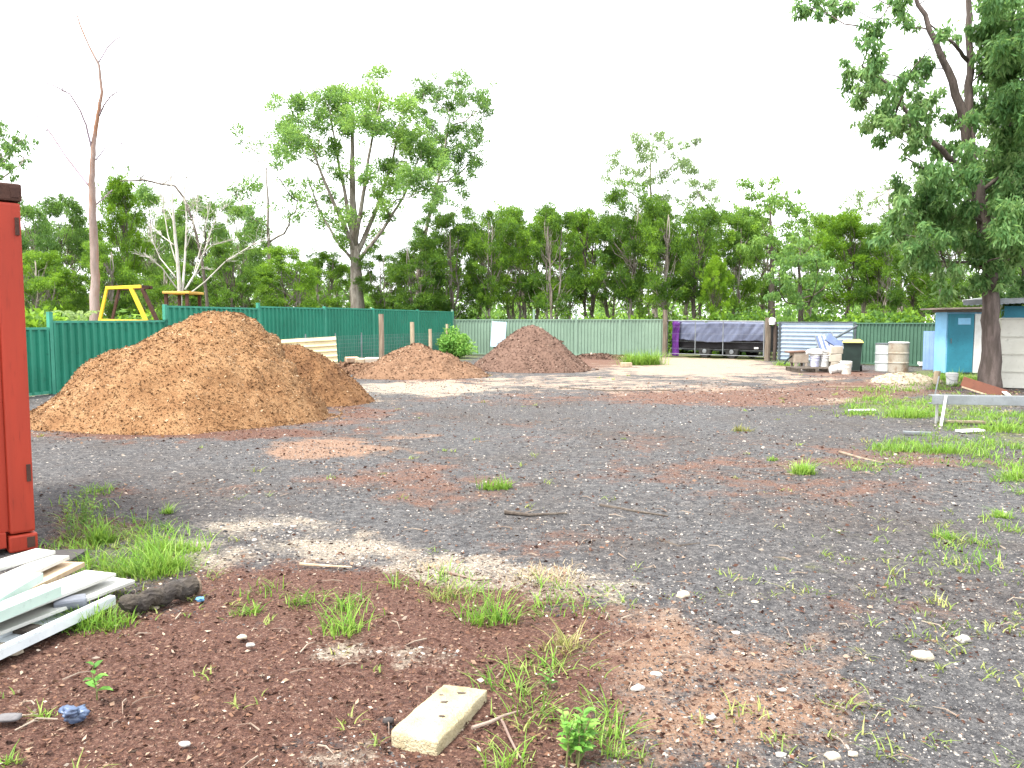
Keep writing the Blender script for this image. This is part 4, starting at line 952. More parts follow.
bmesh.ops.recalc_face_normals(bm, faces=bm.faces); bm.verts.index_update()
mb = MB().add([v.co for v in bm.verts], [[v.index for v in f.verts] for f in bm.faces]); bm.free()
blk = thing('concrete_block', 'cream concrete block lying flat on the mulch in the foreground', 'block', (cen.x, cen.y, 0))
mb.build('slab', M('yellowed_concrete', (.46, .40, .27), (.37, .31, .19), 9, .9, .9, 90, dirt=(.27, .21, .10), dirt_amt=.44), blk, smooth=True)
for s, t in pits:
    p = qp(s, t); lump('chip_mark', (p.x, p.y, zb + .001), (.006 + .009 * t * s * 2, .005 + .004 * s, .002), m_bark, None, None, s * 10, .8, blk, 3)

# ------------------------------------------------------------------ loose stones, scraps, sticks, bricks
m_rock = M('cream_stone', (.46, .40, .31), (.36, .31, .24), 12, .85, .3, 60)
m_rockgrey = M('grey_stone', (.42, .40, .37), (.32, .30, .28), 12, .85, .3, 60)
for i, (px, py, w, mt_, lab) in enumerate((
    (923, 658, 22, m_rock, 'yellowish flat stone on the gravel at the lower right'), (963, 641, 17, m_rockgrey, 'white curved stone above the yellowish flat stone'),
    (833, 758, 17, m_rock, 'cream stone at the bottom edge, left of a smaller one'), (853, 755, 11, m_rock, 'smaller cream stone at the bottom edge beside the larger one'),
    (638, 690, 16, m_rockgrey, 'white stone on the orange clay right of the leafy weed'), (656, 676, 13, m_rockgrey, 'pale stone just above the white stone on the clay'),
    (683, 597, 17, m_rock, 'flat beige stone at the edge of the pale gravel'), (736, 634, 9, m_rockgrey, 'small white stone on the brown gravel below the flat beige one'),
    (711, 719, 11, m_rockgrey, 'small pale stone on the clay in the lower middle'), (781, 756, 11, m_rockgrey, 'small grey white stone left of the two cream stones'),
    (782, 691, 9, m_rockgrey, 'lone small stone in the middle of the lower right gravel'), (755, 604, 10, m_rock, 'small tan stone right of the flat beige stone'),
    (155, 608, 10, m_rock, 'pale stone below the middle of the old log'), (242, 638, 10, m_rock, 'ochre stone in the mulch to the right of the log'), (250, 646, 9, m_rockgrey, 'white stone in the mulch beside the ochre stone'),
    (8, 652, 30, m_rock, 'big tan stone at the left edge below the stacked lengths'), (8, 720, 28, M('slate', (.14, .135, .14), (.10, .095, .10), 6, .8, .2), 'flat grey slate piece at the left edge of the mulch'),
    (185, 745, 12, m_rockgrey, 'flat white chip in the mulch left of the concrete block'), (388, 722, 13, M('dark_clod', (.05, .045, .045), (.035, .03, .03), 8, .9, .4), 'dark clod touching the left corner of the concrete block'))):
    g_ = gp(px, py); r = w * g_.y / F / 2
    lump('stone', (g_.x, g_.y, r * .22), (r, r * random.uniform(.55, .8), r * (.15 if px == 8 and py == 720 else .42)), mt_, lab, 'stone', i * 3.1, .35, None, 2, Matrix.Rotation(random.uniform(-.5, .5), 3, 'Z'))
c = gp(74, 720); lump('blue_scrap', (c.x, c.y, .03), (.045, .033, .024), M('blue_plastic', (.075, .115, .20), (.05, .07, .12), 14, .4, .2, spec=.5), 'crumpled dark blue scrap of plastic on the mulch', 'scrap', 21, .75, None, 4, Matrix.Rotation(.6, 3, 'Z'))
c = gp(200, 602); lump('blue_scrap', (c.x, c.y, .015), (.022, .016, .014), M('bright_blue_plastic', (.10, .28, .46), (.08, .2, .36), 14, .4, .1), 'small bright blue scrap near the right end of the log', 'scrap', 25, .5, None, 3)
def stick(pix, r, mat, label):
    p = [atz(x, y, .02) for x, y in pix]; m = MB().tube(p, [r * (1 - .6 * i / (len(p) - 1)) for i in range(len(p))], 7, jit=.1)
    tag(m.build('stick', mat, origin=p[0]), label, 'stick')
m_stick = M('dry_stick', (.26, .20, .165), (.17, .12, .10), 5, .9, .3)
stick([(472, 728), (490, 722), (505, 715), (519, 711)], .009, m_stick, 'stick lying just right of the concrete block')
stick([(502, 720), (510, 738), (518, 754), (524, 762)], .006, m_stick, 'thin stick crossing toward the bottom edge near the weed')
stick([(438, 571), (455, 574), (475, 580), (490, 579)], .010, m_stick, 'pale stick lying along the pale gravel strip')
stick([(505, 512), (530, 515), (567, 513)], .018, m_bark, 'dark branch lying on the gravel below the lone grass tuft')
stick([(600, 505), (635, 511), (668, 516)], .014, m_bark, 'dark thin branch on the gravel right of the other dark branch')
stick([(840, 452), (860, 458), (882, 463), (900, 462)], .02, m_wood, 'brown branch on the ground between the grass patches at right')
stick([(660, 540), (678, 546), (700, 543)], .012, m_bark, 'short dark branch in the middle right gravel')
stick([(300, 564), (330, 566), (352, 567)], .012, m_woodpale, 'pale short stick on the edge of the mulch')
stick([(560, 388), (610, 391), (670, 390)], .03, m_bark, 'long dark branch lying on the pale dirt in front of the gate')
m_brick = M('old_brick', (.36, .22, .14), (.44, .33, .24), 5, .9, .4, 40)
for i, (px, py, lab) in enumerate(((360, 364, 'tan broken brick on the rubble behind the orange brown heap'), (372, 360, 'cream broken brick near the tallest timber post'), (352, 360, 'dark broken brick at the left of the rubble'))):
    c = at(px, py, 25.2); c.z = .38 + .02 * i
    tag(MB().box(c, (.42, .22, .15), Matrix.Rotation(R(25 * i - 20), 3, 'Z') @ Matrix.Rotation(R(9), 3, 'X'), .02).build('broken_brick', (m_woodpale, m_block, m_brick)[i], origin=c), lab, 'brick')
c = gp(626, 367); tag(MB().box((c.x, c.y, .08), (.40, .2, .16), Matrix.Rotation(R(10), 3, 'Z'), .02).build('broken_brick', m_woodpale, origin=c), 'pale brick on the ground left of the big rounded grass clump', 'brick')

# ------------------------------------------------------------------ machines behind the fence
m_yel = M('machine_yellow', (.72, .50, .03), (.62, .42, .03), 3, .5, .05, 20, dirt=(.35, .25, .08), dirt_amt=.28)
m_ora = M('faded_orange', (.62, .36, .08), (.50, .28, .07), 3, .6, .05, 20)
def machine_base(root, c, mat):
    MB().box(c + Vector((-.2, 0, .85)), (2.5, .85, .55), None, .06).build('body', mat, root)
    for sx, r in ((-1.0, .38), (.75, .55)):
        for sy in (-.6, .6): MB().lathe([(r * .5, -.14), (r * .9, -.16), (r, -.1), (r, .1), (r * .9, .16), (r * .5, .14)], (0, 0, 0), 22).xf(Matrix.Translation(c + Vector((sx, sy, r))) @ Matrix.Rotation(R(90), 4, 'X')).build('wheel', m_tyre, root)
Ym = 22.6; cm = at(124, 322, Ym); cm.z = 0
mc = thing('tractor', 'yellow machine with a slanted roll frame showing above the low teal fence', 'tractor', cm)
for dy in (0, .7):
    f_ = MB(); P_ = lambda x, y: at(x, y, Ym) + Vector((0, dy, 0))
    f_.bar(P_(106, 288), P_(141, 286.5), .08, .09, .01); f_.bar(P_(107, 288), P_(99, 324), .07, .07, .01); f_.bar(P_(131, 288), P_(148, 325), .10, .10, .012); f_.bar(P_(100, 320), P_(146, 321), .06, .06, .01)
    f_.build('roll_frame', m_yel if dy == 0 else m_rust, mc)
MB().box(at(112, 320, Ym) + Vector((0, .5, -.05)), (.5, .5, .1), None, .03).build('seat', m_black, mc)
for x, y in ((108, 287), (138, 286)): MB().bar(at(x, y, Ym), at(x, y, Ym) + Vector((0, .7, 0)), .07, .07).build('cross_bar', m_rust, mc)
machine_base(mc, cm + Vector((0, .55, 0)), m_yel)
Ym = 25.0; cm = at(177, 322, Ym); cm.z = 0
mc = thing('tractor', 'machine with a flat faded orange canopy behind the start of the tall fence', 'tractor', cm)
t_ = at(177, 292.5, Ym); MB().box(t_ + Vector((0, .5, 0)), (.84, 1.2, .08), None, .02).build('canopy', m_ora, mc)
for sx in (-.36, .32):
    for dy in (.0, 1.0): MB().bar(Vector((t_.x + sx, Ym + dy, .9)), Vector((t_.x + sx * .95, Ym + dy, t_.z - .04)), .09, .09, .005).build('canopy_post', m_rust, mc)
machine_base(mc, cm + Vector((0, .5, 0)), m_ora)

# ------------------------------------------------------------------ trees
def limb(mb, a, b, r0, r1, rng, n=6, amp=.03, sides=7):
    mb.tube(wob(a, b, n, amp, rng), list(np.linspace(r0, r1, n + 1)), sides)

def hero(name, label, base, trunk_px, clumps_px, Y, rtrunk, bark, leafmat, leaf, width, style, dens, seed, depth=1.8, fork=.55, flat=.75, tint=(.3, .7), extra_limbs=(), group=None, flare=1.3):
    """tree with its own measured trunk line, limbs and clump positions; clumps get their own depth"""
    rg = np.random.default_rng(seed); B = at(*base, Y); B.z = 0
    root = thing(name, label, 'tree', B, group); wd = MB()
    tp = [B + Vector((0, 0, -.1))] + [at(x, y, Y + dy) for x, y, dy in trunk_px]
    n = len(tp); rr = [rtrunk * flare] + [rtrunk * (1 - .80 * i / (n - 1)) for i in range(1, n)]
    # densify the trunk line
    dp, dr = [], []
    for i in range(n - 1):
        for s in range(4):
            t = s / 4; dp.append(tp[i].lerp(tp[i + 1], t) + Vector(rg.normal(size=3)) * rtrunk * .07); dr.append(rr[i] * (1 - t) + rr[i + 1] * t)
    dp.append(tp[-1]); dr.append(rr[-1]); wd.tube(dp, dr, 12, jit=.05)
    # wood grows from the nearest wood already there; each limb is as thick as what it carries
    skel = [(p, -1, r) for p, r in list(zip(dp, dr))[int(len(dp) * .3):]]; rows, limbs = [], []
    for p, r0 in extra_limbs:
        pts = [at(x, y, Y + dy) for x, y, dy in p]; fp = [pts[0]]
        for i in range(len(pts) - 1): fp += [pts[i].lerp(pts[i + 1], t) + Vector(rg.normal(size=3)) * .02 for t in (.33, .66)] + [pts[i + 1]]
        rd = list(np.linspace(r0, r0 * .25, len(fp))); wd.tube(fp, rd, 9, jit=.05); skel += [(q, -1, r) for q, r in zip(fp, rd)]
    cl = [(at(x, y, Y + rg.normal() * depth * .6), r) for x, y, r in clumps_px]
    t0 = dp[int(len(dp) * .55)]; rt = .007 + .00036 * Y
    for c, r in sorted(cl, key=lambda q: (q[0] - t0).length):
        rw = r * Y / F
        def cost(k):
            d = c - k[0]; L = max(d.length, .01); return L * (1 + 1.2 * max(0, .55 - d.z / L))
        st, par, r_at = min(skel, key=cost); L = max((c - st).length, .05)
        mid = st.lerp(c, .5) + Vector((0, 0, -.09 * L)) + Vector(rg.normal(size=3)) * .04 * L
        path = [st, st.lerp(mid, .5) + Vector(rg.normal(size=3)) * .02 * L, mid, mid.lerp(c, .5) + Vector(rg.normal(size=3)) * .03 * L, c]
        k = len(limbs); limbs.append([path, par, 1, r_at if par < 0 else 9]); skel += [(q, k, 0) for q in path[1:]]
        q = par
        while q >= 0: limbs[q][2] += 1; q = limbs[q][1]
        for s in range(6):
            e = c + Vector(rg.normal(size=3)) * rw * .6; limb(wd, path[3].lerp(c, rg.random()), e, rt * .45, rt * .2, rg, 3, .06, 5)
        tb = rg.uniform(*tint)
        for s in range(9):
            cc = c + Vector(rg.normal(size=3)) * rw * .58; q = rg.uniform(.18, .58)
            rows.append((cc.x, cc.y, cc.z, rw * q, dens * r * r * q * q * .62, .5 * tb + .5 * rg.uniform(*tint)))
    for path, par, n_, lim in limbs:
        r0 = min(rt * n_ ** .55, lim * .75); wd.tube(path, list(np.linspace(r0, max(rt * .6, rt * .75 * (n_ - 1) ** .5), 5)), 7, jit=.05)
    wd.build('trunk', bark, root, smooth=True)
    V, Q, T = foliage(rows, leaf, width, rg, style, flat)
    np_mesh('crown', V, Q, T, leafmat, root)
    return root

hero('gum_tree', 'tall spreading gum tree with a vase of pale limbs behind the teal fence', (357, 322),
     [(357, 290, 0), (356, 268, .1), (355, 255, 0), (354, 235, .2), (353, 200, .2), (352, 160, .1), (353, 115, 0)],
     [(300, 120, 22), (289, 145, 18), (308, 160, 16), (328, 104, 21), (352, 95, 20), (378, 97, 22), (396, 114, 20), (410, 128, 22), (422, 150, 20), (416, 178, 18), (402, 160, 16), (345, 225, 16), (332, 205, 12), (372, 236, 12), (396, 200, 15),
      (312, 188, 12), (432, 168, 14), (372, 128, 16), (362, 112, 15), (338, 128, 14), (388, 132, 15), (346, 172, 9), (366, 178, 9), (384, 168, 14), (330, 172, 10), (318, 118, 15), (300, 142, 14), (378, 192, 10), (290, 108, 12), (320, 138, 12), (345, 118, 14), (400, 180, 14), (384, 215, 10), (425, 190, 12), (340, 245, 10)],
     44, .40, m_barkgrey, m_gum, .16, .36, 'spray', 6.4, 21, 2.4, tint=(.15, .95),
     extra_limbs=(([(356, 256, 0), (342, 220, -.4), (324, 180, -.8), (308, 135, -1.0)], .15), ([(356, 252, 0), (347, 205, .5), (337, 155, .9), (330, 110, 1.2)], .14), ([(355, 245, 0), (363, 195, -.5), (371, 145, -.8), (380, 102, -1.0)], .14),
                  ([(356, 256, 0), (374, 215, .5), (391, 168, .9), (400, 120, 1.2)], .15), ([(357, 262, 0), (384, 228, -.3), (404, 196, -.7), (420, 155, -1)], .12), ([(356, 264, 0), (336, 240, .5), (318, 208, .8), (306, 172, 1)], .10)))
hero('gum_tree', 'second tall gum tree with a thin airy crown right of the spreading one', (418, 322),
     [(418, 290, 0), (420, 260, 0), (425, 235, 0), (432, 205, .3), (440, 175, .2), (446, 140, 0), (450, 115, 0)],
     [(424, 92, 12), (440, 86, 11), (470, 90, 14), (456, 80, 9), (476, 112, 12), (440, 140, 14), (460, 150, 13), (470, 132, 10), (455, 175, 14), (440, 195, 12), (466, 185, 11), (424, 115, 10), (430, 210, 12), (474, 160, 8), (450, 105, 9), (462, 205, 9), (420, 230, 9), (485, 100, 7), (446, 160, 12), (432, 130, 10), (452, 125, 9), (468, 165, 10), (444, 215, 10), (478, 140, 8), (462, 98, 9), (436, 100, 9)],
     50, .19, m_barkgrey, m_gum, .16, .34, 'spray', 9.0, 22, 2.2, tint=(.3, .7))
hero('gum_tree', 'slim gum tree with small ragged leaf tufts left of the spreading gum', (272, 322),
     [(272, 290, 0), (270, 262, 0), (268, 235, 0), (268, 200, 0), (266, 165, 0)],
     [(245, 185, 11), (256, 196, 12), (234, 192, 8), (276, 165, 8), (264, 142, 6), (250, 146, 7), (310, 206, 13), (299, 196, 10), (250, 216, 11), (282, 182, 8), (240, 140, 5), (290, 215, 10), (262, 225, 9), (320, 220, 9)],
     46, .16, m_barkgrey, m_gum, .19, .32, 'spray', 3.2, 23, 2.0, tint=(.25, .6))
hero('gum_tree', 'gum tree with bloom painted into its pale leaves rising behind the middle of the dark row', (655, 322),
     [(655, 290, 0), (654, 255, 0), (652, 220, 0), (650, 180, 0), (652, 150, 0)],
     [(620, 168, 14), (640, 150, 15), (660, 142, 13), (680, 150, 12), (668, 170, 16), (645, 180, 15), (625, 190, 12), (690, 175, 12), (660, 198, 14), (700, 195, 12), (612, 158, 8), (655, 133, 7), (710, 200, 9), (695, 140, 7)],
     60, .2, m_barkgrey, m_gumpale, .20, .32, 'droop', 5.0, 24, 2.4, tint=(.4, .8))
hero('gum_tree', 'faint gum tree behind the trees at the far right, top left of the hanging leaves', (900, 322),
     [(900, 290, 0), (898, 250, 0), (890, 215, 0), (888, 190, 0)],
     [(858, 200, 9), (872, 195, 10), (890, 188, 10), (905, 180, 9), (848, 210, 7), (880, 205, 9), (900, 200, 10), (865, 212, 8), (925, 170, 8)],
     58, .2, m_barkgrey, m_gumpale, .2, .32, 'droop', 2.8, 25, 2.0, tint=(.3, .6))
hero('gum_tree', 'leafy tree with only its crown side showing at the left edge above the container', (-12, 322),
     [(-12, 290, 0), (-10, 250, 0), (-8, 200, 0), (-6, 160, 0)],
     [(5, 140, 11), (14, 150, 10), (20, 140, 8), (2, 160, 10), (12, 170, 8), (-15, 130, 14), (-20, 160, 14), (24, 158, 6), (-5, 120, 8)],
     34, .2, m_barkgrey, m_gum, .17, .32, 'droop', 3.0, 26, 1.6, tint=(.2, .5))
hero('round_tree', 'rounded grey green tree rising above the row behind the iron panel', (772, 322),
     [(772, 295, 0), (772, 265, 0), (771, 235, 0), (770, 205, 0)],
     [(770, 188, 14), (755, 195, 14), (786, 195, 14), (745, 212, 15), (770, 212, 16), (795, 212, 15), (740, 232, 15), (765, 234, 15), (790, 234, 15), (808, 228, 13), (750, 250, 13), (778, 252, 13), (803, 250, 12), (812, 245, 8)],
     43, .2, m_bark, m_round, .17, .45, 'droop', 3.2, 27, 2.2, tint=(.3, .7))
hero('round_tree', 'lower light green leafy tree right behind the iron panel', (801, 330),
     [(801, 305, 0), (800, 285, 0), (799, 265, 0), (800, 252, 0)],
     [(800, 248, 12), (785, 256, 12), (815, 256, 11), (778, 270, 12), (798, 270, 14), (818, 270, 12), (776, 286, 11), (796, 288, 12), (818, 288, 11), (828, 280, 8), (786, 302, 8), (810, 302, 8)],
     36.5, .13, m_bark, m_gum, .16, .45, 'droop', 3.4, 28, 1.6, tint=(.25, .65))

# big near tree at the right
hero('gum_tree', 'big dark trunked gum tree at the right with long hanging leaves', (990, 389),
     [(991, 350, 0), (991, 310, 0), (989, 270, 0), (984, 225, 0), (976, 180, .1), (970, 150, .1), (968, 110, .2), (970, 60, .3), (968, 0, .3), (966, -60, .3)],
     [(852, 72, 14), (870, 58, 13), (888, 108, 18), (910, 122, 17), (878, 84, 12), (860, 98, 13), (925, 60, 12), (904, 20, 11), (818, 8, 12), (840, 4, 12), (798, 6, 7), (890, 5, 12), (905, 80, 9), (930, 100, 11), (940, 30, 8),
      (1000, 30, 24), (1022, 60, 28), (1010, 100, 24), (1032, 15, 28), (960, 172, 24), (990, 170, 23), (1010, 200, 28), (930, 190, 22), (950, 215, 24), (920, 215, 16), (976, 230, 22), (1000, 242, 22), (1022, 268, 20), (902, 205, 12), (940, 250, 14),
      (968, 262, 15), (1022, 140, 25), (945, 152, 14), (898, 188, 9), (1000, 140, 18), (922, 240, 12), (1060, 100, 34), (1060, 180, 34), (1070, 30, 34), (990, 60, 10), (1010, -20, 24), (960, -30, 14), (860, -20, 16), (955, 120, 9), (1050, 240, 26), (985, 200, 20), (1012, 170, 22), (1008, 260, 18), (1018, 225, 22), (1000, 75, 18), (1016, 110, 22), (985, 30, 14), (988, 110, 14), (1012, 10, 20), (935, 225, 16), (960, 200, 18), (905, 235, 12), (950, 270, 14), (1024, 285, 14), (990, 275, 14), (880, 120, 12), (865, 84, 11), (915, 145, 11), (870, 30, 10), (1030, 180, 26), (918, 100, 9), (940, 180, 13), (1000, 60, 20), (1016, 84, 20), (1022, 36, 24), (1018, 165, 22), (1026, 205, 24), (1000, 158, 16), (1024, 245, 22), (1010, 130, 18), (995, 10, 16), (1026, 100, 24), (1040, 60, 30), (975, 285, 12), (1015, 292, 14), (915, 255, 12), (892, 232, 10)],
     18.6, .22, M('near_trunk_bark', (.14, .11, .10), (.07, .055, .048), 3, .95, 1.0, 16, stretch=(3, 3, .5)), m_near, .15, .32, 'droop', 2.7, 30, 1.5, tint=(.1, .95), flat=.95, flare=1.25,
     extra_limbs=(([(970, 150, .1), (960, 105, 0), (948, 70, -.1), (935, 40, -.2), (918, 5, -.2), (905, -30, -.2)], .12), ([(969, 62, .3), (955, 45, 0), (942, 35, -.1), (925, 18, -.2)], .05), ([(958, 165, .1), (930, 140, -.2), (905, 110, -.3), (890, 85, -.3), (862, 66, -.4)], .07), ([(976, 185, 0), (950, 175, -.3), (915, 165, -.5), (905, 158, -.5)], .05)))

# dead trees
def dead(label, base, trunk, branches, Y, bark, twigs=60, seed=1, name='dead_tree', bark2=None, wk=.80):
    rg = np.random.default_rng(seed); B = at(*base, Y); B.z = 0
    root = thing(name, label, 'tree', B); m = MB()
    def dense(pts):
        P_ = [at(x, y, Y + dy) for x, y, w, dy in pts]; W_ = [w * Y / F / 2 * wk for x, y, w, dy in pts]; q, r = [], []
        for i in range(len(P_) - 1):
            for s in range(4): t = s / 4; q.append(P_[i].lerp(P_[i + 1], t) + Vector(rg.normal(size=3)) * W_[i] * .09); r.append(W_[i] * (1 - t) + W_[i + 1] * t)
        return q + [P_[-1]], r + [W_[-1]]
    q, r = dense([(trunk[0][0], base[1] + 12, trunk[0][2] * 1.25, 0)] + list(trunk)); q[0].z = -.1; m.tube(q, r, 12, jit=.04); m.build('trunk', bark, root, smooth=True)
    for br in branches:
        q, r = dense(br); m = MB().tube(q, r, 7)
        for k in range(twigs):
            i = rg.integers(len(q) // 2, len(q)); L = (q[-1] - q[0]).length * rg.uniform(.06, .2); d = (q[-1] - q[0]).normalized() + Vector(rg.normal(size=3)) * .6; d.z = abs(d.z) * .8
            limb(m, q[i], q[i] + d.normalized() * L, min(r[i] * .5, .012), .004, rg, 3, .05, 4)
        m.build('branch', bark2 or bark, root, smooth=True)
    return root
dead('tall dead tree with a mauve brown bare trunk and thin bare branches at left', (96, 322),
     [(95, 285, 10.5, 0), (94, 250, 10, 0), (93, 220, 9, 0), (92, 190, 8, 0), (92, 168, 6.5, 0), (94, 140, 5.5, 0), (98, 115, 4.5, 0), (102, 92, 3.6, 0), (99, 65, 2.8, 0), (90, 48, 2.2, 0), (80, 25, 1.7, 0), (75, 8, 1, 0)],
     [[(90, 187, 3, 0), (78, 172, 2.6, .2), (65, 155, 2.2, .4), (52, 135, 1.8, .5), (38, 117, 1.4, .6), (26, 97, .9, .7)],
      [(92, 150, 2.6, 0), (86, 125, 2.3, -.2), (80, 110, 2, -.3), (70, 94, 1.7, -.4), (55, 86, 1.4, -.5), (30, 78, .9, -.5)],
      [(96, 160, 1.8, 0), (105, 148, 1.3, .2), (118, 144, 1, .4), (127, 143, .6, .5)],
      [(99, 116, 2.2, 0), (104, 105, 1.8, -.2), (110, 97, 1.5, -.2), (117, 92, 1, -.3)],
      [(99, 62, 1.8, 0), (107, 48, 1.5, .2), (116, 39, 1.2, .3), (134, 32, .8, .3), (152, 29, .6, .4)],
      [(94, 206, 2, 0), (104, 198, 1.5, .3), (112, 190, 1, .5)]],
     24.5, m_barkdead, 12, 41, bark2=M('mauve_bark', (.26, .21, .26), (.20, .15, .17), 2, .9, .4))
dead('white barked leafless tree with many forking limbs behind the tall teal fence', (180, 322),
     [(180, 300, 8, 0), (178, 265, 6.4, 0), (175, 235, 5.4, 0), (173, 212, 4.2, 0), (172, 190, 3, 0), (168, 160, 1.5, 0)],
     [[(182, 295, 5, 0), (185, 260, 4.5, .5), (187, 220, 3.5, .6), (184, 185, 2, .6), (190, 160, 1, .6)], [(178, 290, 3, 0), (162, 268, 2.5, -.4), (150, 258, 2.2, -.6), (140, 255, 1.4, -.8)], [(176, 278, 2.6, 0), (160, 258, 2.2, .4), (153, 242, 1.8, .4), (151, 228, 1.2, .5)],
      [(185, 290, 4, 0), (196, 272, 3.2, .3), (205, 250, 2.6, .4), (213, 225, 2, .5), (222, 210, 1.2, .5)], [(187, 296, 3.2, 0), (205, 282, 2.8, -.5), (225, 262, 2.2, -.7), (252, 245, 1.6, -.8), (268, 238, .9, -.9)], [(174, 245, 2.6, 0), (162, 236, 2, .3), (152, 226, 1.4, .5)],
      [(175, 225, 2.2, 0), (165, 203, 1.8, .3), (158, 190, 1.2, .3)], [(186, 235, 2.2, .5), (196, 215, 1.6, .5), (198, 190, 1, .4)], [(200, 258, 2, .3), (212, 245, 1.5, .1), (232, 240, .9, .1)], [(176, 262, 2.4, 0), (168, 235, 2, .5), (163, 205, 1.6, .7), (166, 178, .9, .7)], [(186, 250, 2.4, .5), (194, 225, 1.8, -.3), (193, 200, 1.2, -.4), (197, 172, .7, -.4)], [(192, 282, 2.6, .2), (200, 250, 2.0, .6), (208, 215, 1.5, .8), (206, 190, .8, .8)], [(196, 275, 2, .2), (202, 268, 1.6, -.3), (210, 270, 1, -.4)]],
     30, m_barkwhite, 40, 42, wk=.52)
dead('dark bare limb with broken end reaching out above the pale saplings', (210, 322),
     [(207, 300, 4, 0), (202, 260, 3.5, 0), (194, 225, 3, 0), (184, 198, 2.8, 0), (175, 186, 2.6, 0), (160, 184, 2.4, 0), (145, 180, 2.2, 0), (120, 181, 1.2, 0)],
     [[(145, 181, 2.4, 0), (140, 178, 1.8, .1), (146, 174, 1, .1)], [(162, 184, 1.6, 0), (170, 180, 1.4, .2), (176, 170, .8, .2)]], 33, m_bark, 4, 43, 'bare_tree')

# evergreen kinds: several prototypes, copied along the back
def evergreen(seed, leafmat, kind, bark=None, h=8.0, w=4.6, stems=2, low=.36, leaf=.15, nclump=46, per=430, label='', group=None, name='evergreen_tree', tint=(.15, .8)):
    rg = np.random.default_rng(seed); root = thing(name, label, 'tree', (0, 0, 0), group); wd = MB(); tops = []
    for s in range(stems):
        a = rg.uniform(0, 6.283); b = Vector((math.cos(a) * .25, math.sin(a) * .25, -.15)); t = Vector((math.cos(a) * w * .16, math.sin(a) * w * .16, h * rg.uniform(.78, .9)))
        pts = wob(b, t, 9, .012, rg); r0 = rg.uniform(.085, .13); wd.tube(pts, list(np.linspace(r0, .03, 10)), 8, jit=.05); tops.append(pts)
    rows = []
    for c in range(nclump):
        t = rg.random() ** .85; z = h * (low + (1 - low - .05) * t)
        prof = math.sin(math.pi * min(1, .18 + .82 * (1 - t) ** .8)) ** .6 if kind == 'cone' else (1 - abs(t - .5) ** 2.2 * 3.2) * .95 + .05
        a = rg.uniform(0, 6.283); rad = w * .5 * max(.15, prof) * rg.uniform(.35, 1.0) ** .6
        p = Vector((math.cos(a) * rad, math.sin(a) * rad, z)); r = rg.uniform(.28, .70) * (w / 4.6)
        st = tops[rg.integers(stems)]; q = max(1, min(8, int((z - .12 * h) / h * 9))); limb(wd, st[q], p, .032, .012, rg, 5, .04, 5)
        rows.append((p.x, p.y, p.z, r, per * (r / .58) ** 2, rg.uniform(*tint)))
        for _ in range(4):
            d = Vector(rg.normal(size=3)) * r * .85; q = rg.uniform(.25, .6); rows.append((p.x + d.x, p.y + d.y, p.z + d.z * .7, r * q, per * q * q * .9, rg.uniform(*tint)))
    for _ in range(10):   # thin bare twigs on the lower stems
        st = tops[rg.integers(stems)]; q = rg.integers(1, 6); d = Vector((rg.normal(), rg.normal(), rg.uniform(.1, .8))).normalized() * rg.uniform(.5, 1.2); limb(wd, st[q], st[q] + d, .014, .005, rg, 4, .06, 4)
    wd.build('trunk', bark or m_barkgrey, root, smooth=True)
    V, Q, T = foliage(rows, leaf, .30, rg, 'spray', .62, .5); np_mesh('crown', V, Q, T, leafmat, root)
    return root
protos = [evergreen(61, m_ever, 'dome', None, stems=3, low=.30), evergreen(62, m_ever, 'dome', None, stems=4, low=.24, nclump=38), evergreen(63, m_ever, 'cone', None, stems=2, low=.34), evergreen(64, m_ever, 'dome', m_bark, stems=3, low=.36, nclump=32),
          evergreen(65, m_bright, 'dome', m_bark, stems=2, low=.32, tint=(.05, .7)), evergreen(66, m_gum, 'dome', None, stems=2, low=.34, leaf=.14, tint=(.15, .8)), evergreen(67, m_round, 'dome', m_bark, stems=2, low=.22, leaf=.15)]
used = set()
def plant(i, px, top, Y, wpx, label, group=None, rz=None):
    o = protos[i]
    if i in used: o = copy_thing(o)
    used.add(i)
    p = at(px, 322, Y); h = at(px, top, Y).z
    o.location = (p.x, p.y, 0); o.rotation_euler = (0, 0, random.uniform(0, 6.28) if rz is None else rz)
    s = wpx * Y / F / 4.6; o.scale = (s, s, h / 7.9)
    o['label'] = label
    if group: o['group'] = group
    elif 'group' in o: del o['group']
    return o
row = 'trees in the row behind the back fence'
for a in ((0, 418, 236, 42, 62, 'leftmost bushy dark evergreen of the back row, at the corner of the two fences'), (1, 452, 216, 44, 66, 'dark evergreen rising behind the corner bush at the back fence'),
          (2, 487, 208, 43, 56, 'evergreen behind the pale blue panel on the back fence'), (0, 520, 206, 45, 66, 'dense evergreen directly behind the left slope of the dark brown cone heap'),
          (1, 553, 205, 43, 60, 'dense evergreen directly behind the peak of the dark brown cone heap'), (3, 588, 207, 44, 62, 'dark evergreen behind the right foot of the dark brown cone heap'),
          (2, 626, 187, 43, 70, 'tallest dark evergreen of the row with a pointed lumpy top'), (0, 662, 200, 42, 62, 'dark evergreen right behind the left gate post'),
          (3, 700, 205, 42, 66, 'evergreen behind the blue grey tarpaulin'), (1, 735, 214, 43, 56, 'evergreen behind the right gate post, left of the rounded grey green tree'),
          (4, 716, 258, 40, 30, 'small bright young tree above the right end of the tarpaulin'), (4, 845, 214, 40, 62, 'bright yellow green tree behind the wheeled bin'), (0, 880, 222, 39, 54, 'dark green tree behind the two drums'),
          (4, 905, 214, 42, 58, 'yellow green tree behind the fence left of the blue shed'), (1, 945, 210, 38, 74, 'dark tree behind the blue cupboard shed'), (6, 985, 225, 37, 80, 'leafy tree behind the big trunk at the right'), (1, 1040, 130, 38, 110, 'dark tree at the right edge behind the pale shed')):
    plant(*a, group=row)
